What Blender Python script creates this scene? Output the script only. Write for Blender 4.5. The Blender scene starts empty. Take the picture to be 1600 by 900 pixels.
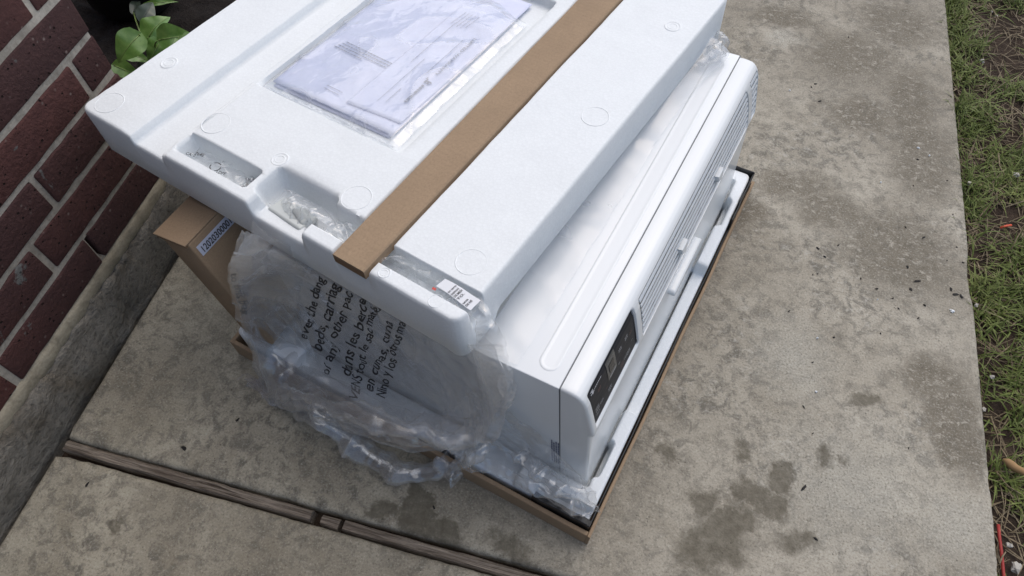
import bpy, bmesh, math, random
from mathutils import Vector, Matrix, noise

sc = bpy.context.scene
# ------------------------------------------------------------------ camera, sky, sun, exposure
CAM = Vector((0.7829, -0.4687, 1.0418))
RT = Vector((0.96691, 0.25498, -0.00399)).normalized()
UP = Vector((-0.21589, 0.82709, 0.51896)).normalized()
FW = Vector((-0.13562, 0.50099, -0.85476)).normalized()
FPX = 1086.58                                # focal length in pixels of a 1600 px wide picture
cam = bpy.data.cameras.new('camera')
cam.sensor_width = 36.0
cam.lens = 36.0 * FPX / 1600.0
cam.clip_start = 0.02
cam.clip_end = 400
camo = bpy.data.objects.new('camera', cam)
M3 = Matrix((RT, UP, -FW)).transposed()
camo.matrix_world = Matrix.Translation(CAM) @ M3.to_4x4()
sc.collection.objects.link(camo)
sc.camera = camo

SUN_EL, SUN_AZ = math.radians(62), math.radians(18)      # azimuth clockwise from +Y
world = bpy.data.worlds.new('World')
sc.world = world
world.use_nodes = True
wn = world.node_tree
wn.nodes.clear()
sky = wn.nodes.new('ShaderNodeTexSky')
sky.sky_type = 'NISHITA'
sky.sun_disc = False
sky.sun_elevation = SUN_EL
sky.sun_rotation = SUN_AZ
sky.air_density = 1.0
sky.dust_density = 3.2
sky.ozone_density = 1.0
bg = wn.nodes.new('ShaderNodeBackground')
bg.inputs['Strength'].default_value = 0.108
wo = wn.nodes.new('ShaderNodeOutputWorld')
wn.links.new(sky.outputs[0], bg.inputs[0])
wn.links.new(bg.outputs[0], wo.inputs[0])
sun = bpy.data.lights.new('sun', 'SUN')
sun.energy = 1.5
sun.angle = math.radians(95)
sun.color = (1.0, 0.96, 0.90)
suno = bpy.data.objects.new('sun', sun)
sd = Vector((math.sin(SUN_AZ) * math.cos(SUN_EL), math.cos(SUN_AZ) * math.cos(SUN_EL), math.sin(SUN_EL)))
suno.rotation_euler = sd.to_track_quat('Z', 'Y').to_euler()
suno.location = sd * 10
sc.collection.objects.link(suno)
vs = sc.view_settings
vs.view_transform = 'Standard'
vs.look = 'None'
vs.exposure = 0.33
vs.gamma = 1.0
vs.use_curve_mapping = False
sc.cycles.use_denoising = True
sc.cycles.transparent_max_bounces = 24
sc.cycles.max_bounces = 10

# ------------------------------------------------------------------ frames measured from the photograph
TO = Vector((0.82396, -0.24475, 0.0))
TU = Vector((0.2358, 0.9718, 0.0)).normalized()
TV = Vector((-TU.y, TU.x, 0.0))
ZZ = Vector((0, 0, 1))


def frame(o, x, y, z):
    m = Matrix((x, y, z)).transposed().to_4x4()
    return Matrix.Translation(o) @ m


TRAY = frame(TO, TU, TV, ZZ)
al = math.radians(-3.6)
AB = math.cos(al) * TV + math.sin(al) * ZZ
AC_ = -math.sin(al) * TV + math.cos(al) * ZZ
AO = Vector((0.7543, -0.1675, 0.337))
ACM = frame(AO, TU, AB, AC_)
FS = Vector((0.3293, 0.9438, -0.0279)).normalized()
FT_ = Vector((-0.9429, 0.3272, -0.0628))
FT_ = (FT_ - FT_.dot(FS) * FS).normalized()
FH = FS.cross(FT_)
FO = Vector((0.6549, -0.1459, 0.424))
FOAM = frame(FO, FS, FT_, FH)


def ray(px, py):
    return FW + RT * ((px - 800) / FPX) - UP * ((py - 450) / FPX)


def pz(px, py, z=0.0):
    d = ray(px, py)
    return CAM + d * ((z - CAM.z) / d.z)


def pplane(px, py, o, n):
    d = ray(px, py)
    return CAM + d * ((o - CAM).dot(n) / d.dot(n))


def pu(px, py, u):                                       # on the plane u = const of the tray frame
    return pplane(px, py, TO + TU * u, TU)


def topix(p):
    v = p - CAM
    k = v.dot(FW)
    return (800 + FPX * v.dot(RT) / k, 450 - FPX * v.dot(UP) / k)


# ------------------------------------------------------------------ helpers
COL = sc.collection


def mesh(name, V, F, mat=None, smooth=False):
    me = bpy.data.meshes.new(name)
    me.from_pydata([tuple(v) for v in V], [], F)
    me.update()
    if mat:
        me.materials.append(mat)
    if smooth:
        me.polygons.foreach_set('use_smooth', [True] * len(me.polygons))
    return me


def link(name, me, parent=None, mw=None):
    o = bpy.data.objects.new(name, me)
    COL.objects.link(o)
    if parent:
        o.parent = parent
    if mw is not None:
        if parent:
            o.matrix_local = mw
        else:
            o.matrix_world = mw
    return o


def tag(o, label=None, cat=None, group=None, kind=None):
    if label:
        o['label'] = label
    if cat:
        o['category'] = cat
    if group:
        o['group'] = group
    if kind:
        o['kind'] = kind
    return o


def empty(name, mw):
    o = bpy.data.objects.new(name, None)
    o.empty_display_size = 0.05
    COL.objects.link(o)
    o.matrix_world = mw
    return o


def obj(name, V, F, mat, parent=None, mw=None, smooth=False, bevel=0.0, seg=2):
    me = mesh(name, V, F, mat, smooth)
    if bevel > 0:
        bm = bmesh.new()
        bm.from_mesh(me)
        bmesh.ops.recalc_face_normals(bm, faces=bm.faces)
        bmesh.ops.bevel(bm, geom=list(bm.edges), offset=bevel, segments=seg, profile=0.5, affect='EDGES', clamp_overlap=True)
        bm.to_mesh(me)
        bm.free()
        me.polygons.foreach_set('use_smooth', [True] * len(me.polygons))
        me.set_sharp_from_angle(angle=math.radians(50))
    return link(name, me, parent, mw)


def boxvf(x0, x1, y0, y1, z0, z1):
    V = [(x0, y0, z0), (x1, y0, z0), (x1, y1, z0), (x0, y1, z0), (x0, y0, z1), (x1, y0, z1), (x1, y1, z1), (x0, y1, z1)]
    F = [(3, 2, 1, 0), (4, 5, 6, 7), (0, 1, 5, 4), (1, 2, 6, 5), (2, 3, 7, 6), (3, 0, 4, 7)]
    return V, F


def box(name, b, mat, parent=None, mw=None, bevel=0.0, seg=2):
    V, F = boxvf(*b)
    return obj(name, V, F, mat, parent, mw, bevel=bevel, seg=seg)


def sstep(a, b, x):
    t = (x - a) / (b - a)
    t = 0.0 if t < 0 else 1.0 if t > 1 else t
    return t * t * (3 - 2 * t)


def nz(x, y, z=0.0):
    return noise.noise(Vector((x, y, z)))


# ------------------------------------------------------------------ materials
class NT:
    def __init__(s, name):
        s.m = bpy.data.materials.new(name)
        s.m.use_nodes = True
        s.t = s.m.node_tree
        s.n = s.t.nodes
        s.b = s.n['Principled BSDF']
        s.tc = s.n.new('ShaderNodeTexCoord')
        s.geo = None

    def L(s, a, b):
        s.t.links.new(a, b)

    def co(s, kind='Object'):
        return s.tc.outputs[kind]

    def pos(s):
        if not s.geo:
            s.geo = s.n.new('ShaderNodeNewGeometry')
        return s.geo.outputs['Position']

    def noise(s, vec, scale, detail=4, rough=0.55, dist=0.0):
        n = s.n.new('ShaderNodeTexNoise')
        n.inputs['Scale'].default_value = scale
        n.inputs['Detail'].default_value = detail
        n.inputs['Roughness'].default_value = rough
        n.inputs['Distortion'].default_value = dist
        s.L(vec, n.inputs['Vector'])
        return n.outputs['Fac']

    def voro(s, vec, scale, feat='F1', out='Distance', rnd=1.0):
        n = s.n.new('ShaderNodeTexVoronoi')
        n.feature = feat
        n.inputs['Scale'].default_value = scale
        n.inputs['Randomness'].default_value = rnd
        s.L(vec, n.inputs['Vector'])
        return n.outputs[out]

    def mapv(s, vec, scale=(1, 1, 1), rot=(0, 0, 0), loc=(0, 0, 0)):
        n = s.n.new('ShaderNodeMapping')
        n.inputs['Scale'].default_value = scale
        n.inputs['Rotation'].default_value = rot
        n.inputs['Location'].default_value = loc
        s.L(vec, n.inputs['Vector'])
        return n.outputs[0]

    def ramp(s, fac, stops, interp='LINEAR'):
        n = s.n.new('ShaderNodeValToRGB')
        e = n.color_ramp.elements
        n.color_ramp.interpolation = interp
        while len(e) < len(stops):
            e.new(0.5)
        for el, (p, c) in zip(e, stops):
            el.position = p
            el.color = (c, c, c, 1) if isinstance(c, (int, float)) else (*c, 1)
        s.L(fac, n.inputs[0])
        return n.outputs[0]

    def mix(s, fac, a, b, mode='MIX'):
        n = s.n.new('ShaderNodeMix')
        n.data_type = 'RGBA'
        n.blend_type = mode
        for sock, val in ((n.inputs[0], fac), (n.inputs[6], a), (n.inputs[7], b)):
            if hasattr(val, 'is_output'):
                s.L(val, sock)
            elif isinstance(val, (int, float)):
                sock.default_value = val if sock.type == 'VALUE' else (val, val, val, 1)
            else:
                sock.default_value = (*val, 1)
        return n.outputs[2]

    def math(s, op, a, b=None, c=None, clamp=False):
        n = s.n.new('ShaderNodeMath')
        n.operation = op
        n.use_clamp = clamp
        for i, v in enumerate((a, b, c)):
            if v is None:
                continue
            if hasattr(v, 'is_output'):
                s.L(v, n.inputs[i])
            else:
                n.inputs[i].default_value = v
        return n.outputs[0]

    def bump(s, h, strength=0.3, dist=0.002, prev=None):
        n = s.n.new('ShaderNodeBump')
        n.inputs['Strength'].default_value = strength
        n.inputs['Distance'].default_value = dist
        s.L(h, n.inputs['Height'])
        if prev:
            s.L(prev, n.inputs['Normal'])
        return n.outputs[0]

    def set(s, color=None, rough=None, normal=None, spec=None, **kw):
        b = s.b
        for nm, v in (('Base Color', color), ('Roughness', rough), ('Normal', normal), ('Specular IOR Level', spec)):
            if v is None:
                continue
            if hasattr(v, 'is_output'):
                s.L(v, b.inputs[nm])
            elif nm == 'Base Color':
                b.inputs[nm].default_value = (*v, 1)
            else:
                b.inputs[nm].default_value = v
        for k, v in kw.items():
            b.inputs[k].default_value = v
        return s.m


def plain(name, color, rough=0.5, spec=0.5, **kw):
    return NT(name).set(color, rough, spec=spec, **kw)


def m_foam(name, col=(0.775, 0.81, 0.83), bead=215):
    k = NT(name)
    v1 = k.voro(k.co(), bead, 'F1')
    v2 = k.noise(k.co(), 60, 4, 0.6)
    n1 = k.bump(v1, 0.13, 0.0011)
    n2 = k.bump(v2, 0.10, 0.003, n1)
    spot = k.noise(k.co(), 8, 6, 0.65)
    c = k.mix(k.ramp(spot, [(0.42, 0.0), (0.75, 0.5)]), col, tuple(x * 0.90 for x in col))
    edge = k.voro(k.co(), bead, 'DISTANCE_TO_EDGE')
    c = k.mix(k.ramp(edge, [(0.0, 0.16), (0.12, 0.0)]), c, tuple(x * 0.70 for x in col))
    cell = k.voro(k.co(), bead, 'F1', 'Color')
    sep = k.n.new('ShaderNodeSeparateColor')
    k.L(cell, sep.inputs[0])
    c = k.mix(k.math('MULTIPLY', sep.outputs[0], 0.10), c, tuple(x * 0.80 for x in col))
    smud = k.noise(k.mapv(k.co(), (1, 1, 1), loc=(3, 1, 2)), 19, 5, 0.7, 0.8)
    c = k.mix(k.ramp(smud, [(0.66, 0.0), (0.80, 0.30)]), c, (0.50, 0.49, 0.47))
    return k.set(c, 0.75, n2, 0.18)


def m_card(name, col=(0.325, 0.235, 0.155)):
    k = NT(name)
    fib = k.noise(k.mapv(k.co(), (40, 40, 40)), 9, 6, 0.7)
    big = k.noise(k.co(), 14, 4, 0.6)
    w = k.n.new('ShaderNodeTexWave')
    w.inputs['Scale'].default_value = 42
    w.inputs['Distortion'].default_value = 1.2
    w.inputs['Detail'].default_value = 2
    k.L(k.co(), w.inputs['Vector'])
    c1 = k.mix(k.ramp(fib, [(0.3, 0.0), (0.7, 1.0)]), tuple(c * 0.84 for c in col), tuple(c * 1.14 for c in col))
    c2 = k.mix(k.ramp(big, [(0.35, 0.0), (0.75, 0.55)]), c1, tuple(c * 0.76 for c in col))
    c3 = k.mix(k.math('MULTIPLY', w.outputs['Fac'], 0.05), c2, tuple(c * 1.25 for c in col))
    scuff = k.noise(k.mapv(k.co(), (1, 3, 1)), 33, 5, 0.75)
    c4 = k.mix(k.ramp(scuff, [(0.64, 0.0), (0.74, 0.35)]), c3, tuple(c * 1.5 for c in col))
    n1 = k.bump(fib, 0.10, 0.001)
    return k.set(c4, 0.8, k.bump(w.outputs['Fac'], 0.05, 0.001, n1), 0.2)


MAT = {}
MAT['foam'] = m_foam('expanded_foam')
MAT['foam2'] = m_foam('base_foam', (0.76, 0.795, 0.82))
MAT['card'] = m_card('kraft_cardboard')
MAT['card_dark'] = m_card('kraft_cardboard_inner', (0.24, 0.155, 0.095))


def m_acwhite(name, col, rough, bump=0.0):
    k = NT(name)
    n = k.noise(k.co(), 5, 4)
    c = k.mix(k.ramp(n, [(0.4, 0.0), (0.75, 0.4)]), col, tuple(x * 0.95 for x in col))
    fine = k.noise(k.co(), 900, 2)
    return k.set(c, rough, k.bump(fine, bump, 0.0006) if bump else None, 0.5)


MAT['cabinet'] = m_acwhite('white_painted_steel', (0.755, 0.785, 0.805), 0.27, 0.0)
MAT['front'] = m_acwhite('white_plastic', (0.755, 0.785, 0.80), 0.20, 0.02)
MAT['slat'] = m_acwhite('white_plastic_slat', (0.72, 0.77, 0.82), 0.28, 0.0)
MAT['grey_plastic'] = plain('grey_recess_plastic', (0.15, 0.16, 0.17), 0.6)
MAT['black_gloss'] = plain('black_panel_film', (0.020, 0.022, 0.028), 0.45, 0.25)
MAT['display'] = plain('display_film', (0.105, 0.105, 0.10), 0.3)
MAT['display_lcd'] = plain('display_window', (0.03, 0.032, 0.035), 0.2)
MAT['icon'] = plain('grey_print', (0.42, 0.43, 0.45), 0.5)
MAT['icon_red'] = plain('dim_red_print', (0.16, 0.09, 0.085), 0.5)
MAT['silver'] = plain('silver_trim', (0.50, 0.53, 0.58), 0.25, Metallic=0.4)
MAT['seam'] = plain('painted_seam_shade', (0.16, 0.17, 0.18), 0.8)  # dark tone painting the shade inside the open seam
MAT['ink'] = plain('black_ink', (0.018, 0.018, 0.02), 0.6)
MAT['ink_grey'] = plain('grey_ink', (0.22, 0.23, 0.28), 0.7)
MAT['ink_blue'] = plain('blue_ink', (0.05, 0.06, 0.15), 0.6)
MAT['ink_red'] = plain('red_ink', (0.55, 0.08, 0.06), 0.6)
MAT['blackpl'] = plain('black_plastic', (0.012, 0.013, 0.015), 0.42)


def m_film(name, body, alpha, rough=0.10, scale=14, amp=0.2, crease=0.0):
    """thin plastic: milky body seen through, with the sky mirrored on both faces"""
    k = NT(name)
    tr = k.n.new('ShaderNodeBsdfTransparent')
    tr.inputs[0].default_value = (0.96, 0.965, 0.97, 1)
    tl = k.n.new('ShaderNodeBsdfTranslucent')
    tl.inputs[0].default_value = (*body, 1)
    df = k.n.new('ShaderNodeBsdfDiffuse')
    df.inputs[0].default_value = (*body, 1)
    mx0 = k.n.new('ShaderNodeMixShader')
    mx0.inputs[0].default_value = 0.45
    clear = rough > 0.2
    soft_ = k.noise(k.co(), 11 if clear else 30, 1 if clear else 2, 0.5, 0.8)
    n1 = k.bump(soft_, 0.4 if clear else 0.3, 0.012 if clear else 0.008)
    if crease:
        fine = k.noise(k.mapv(k.co(), (1, 1, 0.45), (0.4, 0.2, 0)), crease, 2, 0.5, 1.2)
        n1 = k.bump(fine, 0.5, 0.004, n1)
    k.L(n1, df.inputs['Normal'])
    k.L(df.outputs[0], mx0.inputs[1])
    k.L(tl.outputs[0], mx0.inputs[2])
    lw = k.n.new('ShaderNodeLayerWeight')
    lw.inputs[0].default_value = 0.4
    k.L(n1, lw.inputs['Normal'])
    vn = k.noise(k.co(), scale, 3, 0.55)
    a = k.math('MULTIPLY_ADD', k.ramp(vn, [(0.38, 0.0), (0.68, 1.0)]), amp, alpha)
    a2 = k.math('ADD', a, k.math('MULTIPLY', k.math('POWER', lw.outputs['Facing'], 2.2), 0.34), clamp=True)
    fa = k.n.new('ShaderNodeAttribute')
    fa.attribute_name = 'fold'
    a2 = k.math('ADD', a2, k.math('MULTIPLY', fa.outputs['Fac'], 0.26 if not clear else 0.12), clamp=True)
    mx = k.n.new('ShaderNodeMixShader')
    k.L(a2, mx.inputs[0])
    k.L(tr.outputs[0], mx.inputs[1])
    k.L(mx0.outputs[0], mx.inputs[2])
    gl = k.n.new('ShaderNodeBsdfGlossy')
    gl.inputs['Roughness'].default_value = rough
    gl.inputs[0].default_value = (1, 1, 1, 1)
    k.L(n1, gl.inputs['Normal'])
    fr = k.n.new('ShaderNodeLayerWeight')
    fr.inputs[0].default_value = 0.5
    k.L(n1, fr.inputs['Normal'])
    f2 = k.math('MULTIPLY_ADD', k.math('POWER', fr.outputs['Facing'], 4.0), 0.8, 0.055 if clear else 0.10, clamp=True)
    mg = k.n.new('ShaderNodeMixShader')
    k.L(f2, mg.inputs[0])
    k.L(mx.outputs[0], mg.inputs[1])
    k.L(gl.outputs[0], mg.inputs[2])
    k.n.remove(k.b)
    k.L(mg.outputs[0], k.n['Material Output'].inputs[0])
    return k.m


MAT['film'] = m_film('milky_plastic_film', (0.78, 0.80, 0.82), 0.09, 0.08, 12, 0.13, 0)
MAT['film_thick'] = m_film('crumpled_plastic_film', (0.80, 0.82, 0.84), 0.08, 0.07, 22, 0.16, 0)
MAT['film_clear'] = m_film('clear_plastic_film', (0.76, 0.78, 0.81), 0.04, 0.24, 14, 0.12, 0)
MAT['film_top'] = m_film('soft_top_film', (0.74, 0.77, 0.81), 0.12, 0.23, 9, 0.22, 0)
MAT['film_sleeve'] = m_film('glossy_sleeve_film', (0.78, 0.80, 0.83), 0.07, 0.15, 20, 0.12, 0)


def m_paper():
    k = NT('white_paper')
    f = k.noise(k.co(), 22, 4)
    c = k.mix(k.ramp(f, [(0.35, 0.0), (0.7, 1.0)]), (0.62, 0.655, 0.82), (0.70, 0.73, 0.87))
    w = k.noise(k.mapv(k.co(), (1, 2.2, 1), (0, 0, 0.5)), 14, 3, 0.5, 0.5)
    return k.set(c, 0.6, k.bump(w, 0.35, 0.006), 0.3)


MAT['paper'] = m_paper()
MAT['label'] = plain('white_label', (0.60, 0.64, 0.78), 0.5)
MAT['label2'] = plain('white_paper_label', (0.72, 0.74, 0.78), 0.5)


def m_brick(seed):
    k = NT('clay_brick_%d' % seed)
    k.m.name = 'clay_brick'
    P = k.pos()
    oi = k.n.new('ShaderNodeObjectInfo')
    n1 = k.noise(P, 26, 6, 0.65)
    n2 = k.noise(P, 150, 4, 0.7)
    base = k.mix(k.ramp(n1, [(0.3, 0.0), (0.7, 1.0)]), (0.066, 0.028, 0.026), (0.122, 0.052, 0.046))
    base = k.mix(k.math('MULTIPLY', oi.outputs['Random'], 0.7), base, (0.050, 0.030, 0.031))
    hue = k.noise(P, 4.5, 2)
    base = k.mix(k.ramp(hue, [(0.45, 0.0), (0.65, 0.45)]), base, (0.105, 0.040, 0.034))
    base = k.mix(k.ramp(n2, [(0.60, 0.0), (0.72, 0.5)]), base, (0.11, 0.05, 0.045))
    pits = k.voro(P, 95, 'F1')
    pm = k.math('MULTIPLY', k.ramp(pits, [(0.10, 1.0), (0.20, 0.0)]), k.ramp(k.noise(P, 40, 2), [(0.44, 0.0), (0.54, 1.0)]))
    base = k.mix(pm, base, (0.012, 0.006, 0.006))
    sp = k.voro(k.mapv(P, (1, 1, 1), loc=(3.1, 1.7, 0.4)), 75, 'F1')
    sm = k.math('MULTIPLY', k.ramp(sp, [(0.09, 1.0), (0.20, 0.0)]), k.ramp(k.noise(P, 33, 2), [(0.50, 0.0), (0.64, 0.65)]))
    base = k.mix(sm, base, (0.26, 0.21, 0.19))
    # splashes of cement left on the face
    sv = k.noise(P, 17, 5, 0.6, 0.4)
    cm = k.ramp(sv, [(0.645, 0.0), (0.675, 0.8)])
    base = k.mix(cm, base, (0.145, 0.155, 0.15))
    h = k.math('ADD', n2, k.math('MULTIPLY', n1, 0.6))
    h = k.math('SUBTRACT', h, k.math('MULTIPLY', pm, 2.0))
    return k.set(base, 0.8, k.bump(h, 0.85, 0.0045), 0.22)


MAT['brick'] = m_brick(1)


def m_mortar(ca=(0.35, 0.32, 0.275), cb=(0.54, 0.50, 0.435), cc=(0.13, 0.115, 0.09)):
    k = NT('mortar')
    P = k.pos()
    n1 = k.noise(P, 220, 4, 0.7)
    n2 = k.noise(P, 11, 4, 0.6)
    c = k.mix(k.ramp(n2, [(0.3, 0.0), (0.7, 1.0)]), ca, cb)
    n3 = k.noise(P, 34, 4, 0.65)
    c = k.mix(k.ramp(n3, [(0.50, 0.0), (0.66, 0.55)]), c, tuple(x * 0.55 for x in ca))
    c = k.mix(k.ramp(n1, [(0.3, 0.4), (0.6, 0.0)]), c, cc)
    return k.set(c, 0.9, k.bump(n1, 0.6, 0.002), 0.15)


MAT['mortar'] = m_mortar()
MAT['mortar_sand'] = m_mortar((0.30, 0.265, 0.20), (0.47, 0.425, 0.33), (0.17, 0.145, 0.10))


def m_footing():
    k = NT('rough_footing')
    P = k.pos()
    n1 = k.noise(P, 120, 5, 0.7)
    n2 = k.noise(k.mapv(P, (1, 0.45, 1)), 16, 5, 0.6, 0.8)
    n3 = k.noise(k.mapv(P, (1, 1, 1), loc=(5, 2, 1)), 7, 4, 0.6)
    c = k.mix(k.ramp(n2, [(0.35, 0.0), (0.65, 1.0)]), (0.125, 0.115, 0.098), (0.275, 0.256, 0.222))
    c = k.mix(k.ramp(n3, [(0.50, 0.0), (0.66, 0.75)]), c, (0.15, 0.122, 0.085))
    c = k.mix(k.ramp(n1, [(0.34, 0.6), (0.5, 0.0)]), c, (0.045, 0.042, 0.038))
    crk = k.voro(k.mapv(P, (1, 0.5, 1.4)), 16, 'DISTANCE_TO_EDGE')
    c = k.mix(k.ramp(crk, [(0.0, 0.22), (0.03, 0.0)]), c, (0.05, 0.045, 0.038))
    h = k.math('ADD', n1, k.math('MULTIPLY', n2, 2.2))
    return k.set(c, 0.85, k.bump(h, 1.0, 0.007), 0.2)


MAT['footing'] = m_footing()


def m_concrete():
    k = NT('old_concrete')
    P = k.pos()
    fine = k.noise(P, 300, 3, 0.75)
    mid = k.noise(P, 70, 5, 0.65)
    mott = k.noise(k.mapv(P, (1, 1, 1), loc=(4.4, 1.2, 0)), 46, 6, 0.72, 0.5)
    blot = k.noise(k.mapv(P, (1, 1, 1), loc=(2.3, 0.7, 0)), 9, 6, 0.62, 0.5)
    big = k.noise(k.mapv(P, (1, 1, 1), loc=(7.7, 3.1, 0)), 3.2, 4, 0.55, 0.4)
    streak = k.noise(k.mapv(P, (0.85, 1.25, 1), (0, 0, -0.35)), 75, 6, 0.75, 0.5)
    zone = k.noise(k.mapv(P, (1, 1, 1), loc=(1.3, 9.1, 0)), 5, 3, 0.5)
    sx = k.n.new('ShaderNodeSeparateXYZ')
    k.L(P, sx.inputs[0])
    outer = k.ramp(sx.outputs[0], [(0.50, 0.0), (0.90, 1.0)])
    c = k.mix(k.ramp(blot, [(0.34, 0.0), (0.64, 1.0)]), (0.270, 0.246, 0.190), (0.41, 0.382, 0.306))
    c = k.mix(outer, c, k.mix(k.ramp(blot, [(0.34, 0.0), (0.64, 1.0)]), (0.305, 0.279, 0.226), (0.41, 0.381, 0.318)))
    c = k.mix(k.ramp(big, [(0.38, 0.5), (0.60, 0.0)]), c, (0.185, 0.164, 0.128))
    mz = k.math('MULTIPLY', k.ramp(mott, [(0.47, 0.0), (0.60, 0.9)]), k.ramp(zone, [(0.30, 0.25), (0.60, 1.0)]))
    c = k.mix(mz, c, (0.140, 0.131, 0.110))
    patch = k.noise(k.mapv(P, (1, 1, 1), loc=(8.1, 5.5, 0)), 21, 6, 0.7, 0.6)
    c = k.mix(k.ramp(patch, [(0.54, 0.0), (0.66, 0.55)]), c, (0.150, 0.138, 0.112))
    fl = k.math('MULTIPLY', k.math('MULTIPLY', k.ramp(streak, [(0.54, 0.0), (0.66, 0.6)]), k.ramp(zone, [(0.45, 0.0), (0.60, 1.0)])), outer)
    c = k.mix(fl, c, (0.46, 0.445, 0.40))
    # dark brown film of dirt and damp patches, each where it lies on the path
    xy = k.n.new('ShaderNodeSeparateXYZ')
    warp = k.n.new('ShaderNodeMix')
    nv = k.n.new('ShaderNodeTexNoise')
    nv.inputs['Scale'].default_value = 17
    nv.inputs['Detail'].default_value = 5
    nv.inputs['Roughness'].default_value = 0.68
    k.L(P, nv.inputs['Vector'])
    vm = k.n.new('ShaderNodeVectorMath')
    vm.operation = 'MULTIPLY_ADD'
    k.L(nv.outputs['Color'], vm.inputs[0])
    vm.inputs[1].default_value = (0.10, 0.10, 0)
    k.L(P, vm.inputs[2])
    sub = k.n.new('ShaderNodeVectorMath')
    sub.operation = 'SUBTRACT'
    k.L(vm.outputs[0], sub.inputs[0])
    sub.inputs[1].default_value = (0.05, 0.05, 0)
    k.n.remove(warp)
    k.n.remove(xy)

    def blob(px, py, ra, rb, deg, soft=0.45):
        g = pz(px, py)
        mp = k.n.new('ShaderNodeMapping')
        mp.vector_type = 'TEXTURE'
        mp.inputs['Location'].default_value = (g.x, g.y, 0)
        mp.inputs['Rotation'].default_value = (0, 0, math.radians(deg))
        mp.inputs['Scale'].default_value = (ra, rb, 1)
        k.L(sub.outputs[0], mp.inputs[0])
        ln = k.n.new('ShaderNodeVectorMath')
        ln.operation = 'LENGTH'
        k.L(mp.outputs[0], ln.inputs[0])
        return k.ramp(ln.outputs['Value'], [(max(0.0, 0.9 - soft), 1.0), (1.04, 0.0)])

    def union(bl):
        r = None
        for b in bl:
            s_ = blob(*b)
            r = s_ if r is None else k.math('MAXIMUM', r, s_)
        return r

    brown = union([(1400, 40, .13, .10, 0), (1440, 250, .08, .16, 0), (1340, 180, .10, .07, 0), (1330, 90, .14, .12, 20), (1420, 160, .07, .16, 0), (1240, 290, .10, .05, 15), (1400, 390, .13, .14, 60), (1300, 330, .09, .06, 0),
                   (1495, 660, .05, .11, 10, .2), (1460, 590, .08, .05, 0), (1170, 330, .05, .06, 0), (1230, 30, .10, .05, 0)])
    brown = k.math('MULTIPLY', brown, k.ramp(mott, [(0.42, 1.0), (0.64, 0.6)]))
    c = k.mix(k.math('MULTIPLY', brown, 0.85), c, k.mix(k.ramp(mid, [(0.35, 0.0), (0.65, 1.0)]), (0.098, 0.085, 0.063), (0.165, 0.146, 0.113)))
    flecks = k.math('MULTIPLY', brown, k.ramp(streak, [(0.55, 0.0), (0.62, 0.7)]))
    c = k.mix(flecks, c, (0.422, 0.397, 0.336))
    pale = union([(1330, 760, .17, .14, 30, .7), (1240, 560, .09, .10, 0, .7), (1225, 60, .05, .04, 0, .7), (1490, 830, .10, .08, 0, .7)])
    c = k.mix(k.math('MULTIPLY', pale, 0.55), c, k.mix(k.ramp(fine, [(0.35, 0.0), (0.65, 1.0)]), (0.335, 0.323, 0.278), (0.459, 0.445, 0.389)))
    damp = union([(1200, 785, .030, .026, 0, .3), (1222, 750, .026, .026, 0, .3), (1175, 770, .030, .022, 0, .3), (1150, 815, .040, .030, 30, .3), (1110, 850, .065, .050, 30, .3), (1100, 790, .028, .030, 0, .5), (1352, 628, .026, .018, 0, .4), (1288, 716, .024, .018, 0, .5), (1325, 720, .018, .015, 0, .8), (650, 790, .024, .06, 8, .2),
                  (690, 835, .055, .028, -10, .3), (600, 800, .04, .018, 0, .4), (800, 862, .05, .02, -5, .5), (1040, 712, .02, .02, 0, .5), (1160, 700, .02, .02, 0, .5),
                  (190, 815, .010, .016, 0, .7), (1240, 840, .05, .02, 10, .6), (560, 500, .05, .05, 0, .6)])
    grit = k.math('MULTIPLY', k.ramp(fine, [(0.33, 1.0), (0.46, 0.0)]), 0.62)
    c = k.mix(grit, c, (0.105, 0.091, 0.067))
    c = k.mix(k.ramp(fine, [(0.55, 0.0), (0.68, 0.5)]), c, (0.496, 0.476, 0.412))
    damp = k.math('MULTIPLY', damp, k.ramp(mid, [(0.30, 1.0), (0.72, 0.55)]))
    c = k.mix(k.math('MULTIPLY', damp, 0.95), c, (0.092, 0.081, 0.058))
    pit = k.voro(P, 120, 'F1')
    pm = k.math('MULTIPLY', k.ramp(pit, [(0.06, 1.0), (0.16, 0.0)]), k.ramp(k.noise(P, 25, 2), [(0.56, 0.0), (0.62, 0.8)]))
    c = k.mix(pm, c, (0.062, 0.055, 0.042))
    h = k.math('ADD', k.math('MULTIPLY', fine, 0.6), mid)
    h = k.math('SUBTRACT', h, pm)
    r = k.math('SUBTRACT', 0.86, k.math('MULTIPLY', damp, 0.16))
    return k.set(c, r, k.bump(h, 0.42, 0.0028), 0.3)


MAT['concrete'] = m_concrete()


def m_soil(name, a, b, s=1.0):
    k = NT(name)
    P = k.pos()
    n1 = k.noise(P, 60 * s, 6, 0.7)
    n2 = k.noise(P, 9 * s, 4)
    n3 = k.noise(P, 240 * s, 3, 0.7)
    c = k.mix(k.ramp(n1, [(0.3, 0.0), (0.7, 1.0)]), a, b)
    c = k.mix(k.ramp(n2, [(0.4, 0.0), (0.7, 0.5)]), c, tuple(x * 0.55 for x in a))
    c = k.mix(k.ramp(n3, [(0.64, 0.0), (0.74, 0.6)]), c, tuple(min(1, x * 2.0) for x in b))
    return k.set(c, 0.95, k.bump(k.math('ADD', n1, k.math('MULTIPLY', n3, 0.5)), 0.9, 0.008), 0.15)


MAT['soil'] = m_soil('brown_soil', (0.040, 0.029, 0.022), (0.085, 0.062, 0.046))
MAT['mulch'] = m_soil('dark_bed_soil', (0.012, 0.010, 0.010), (0.030, 0.025, 0.023), 0.8)


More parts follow.
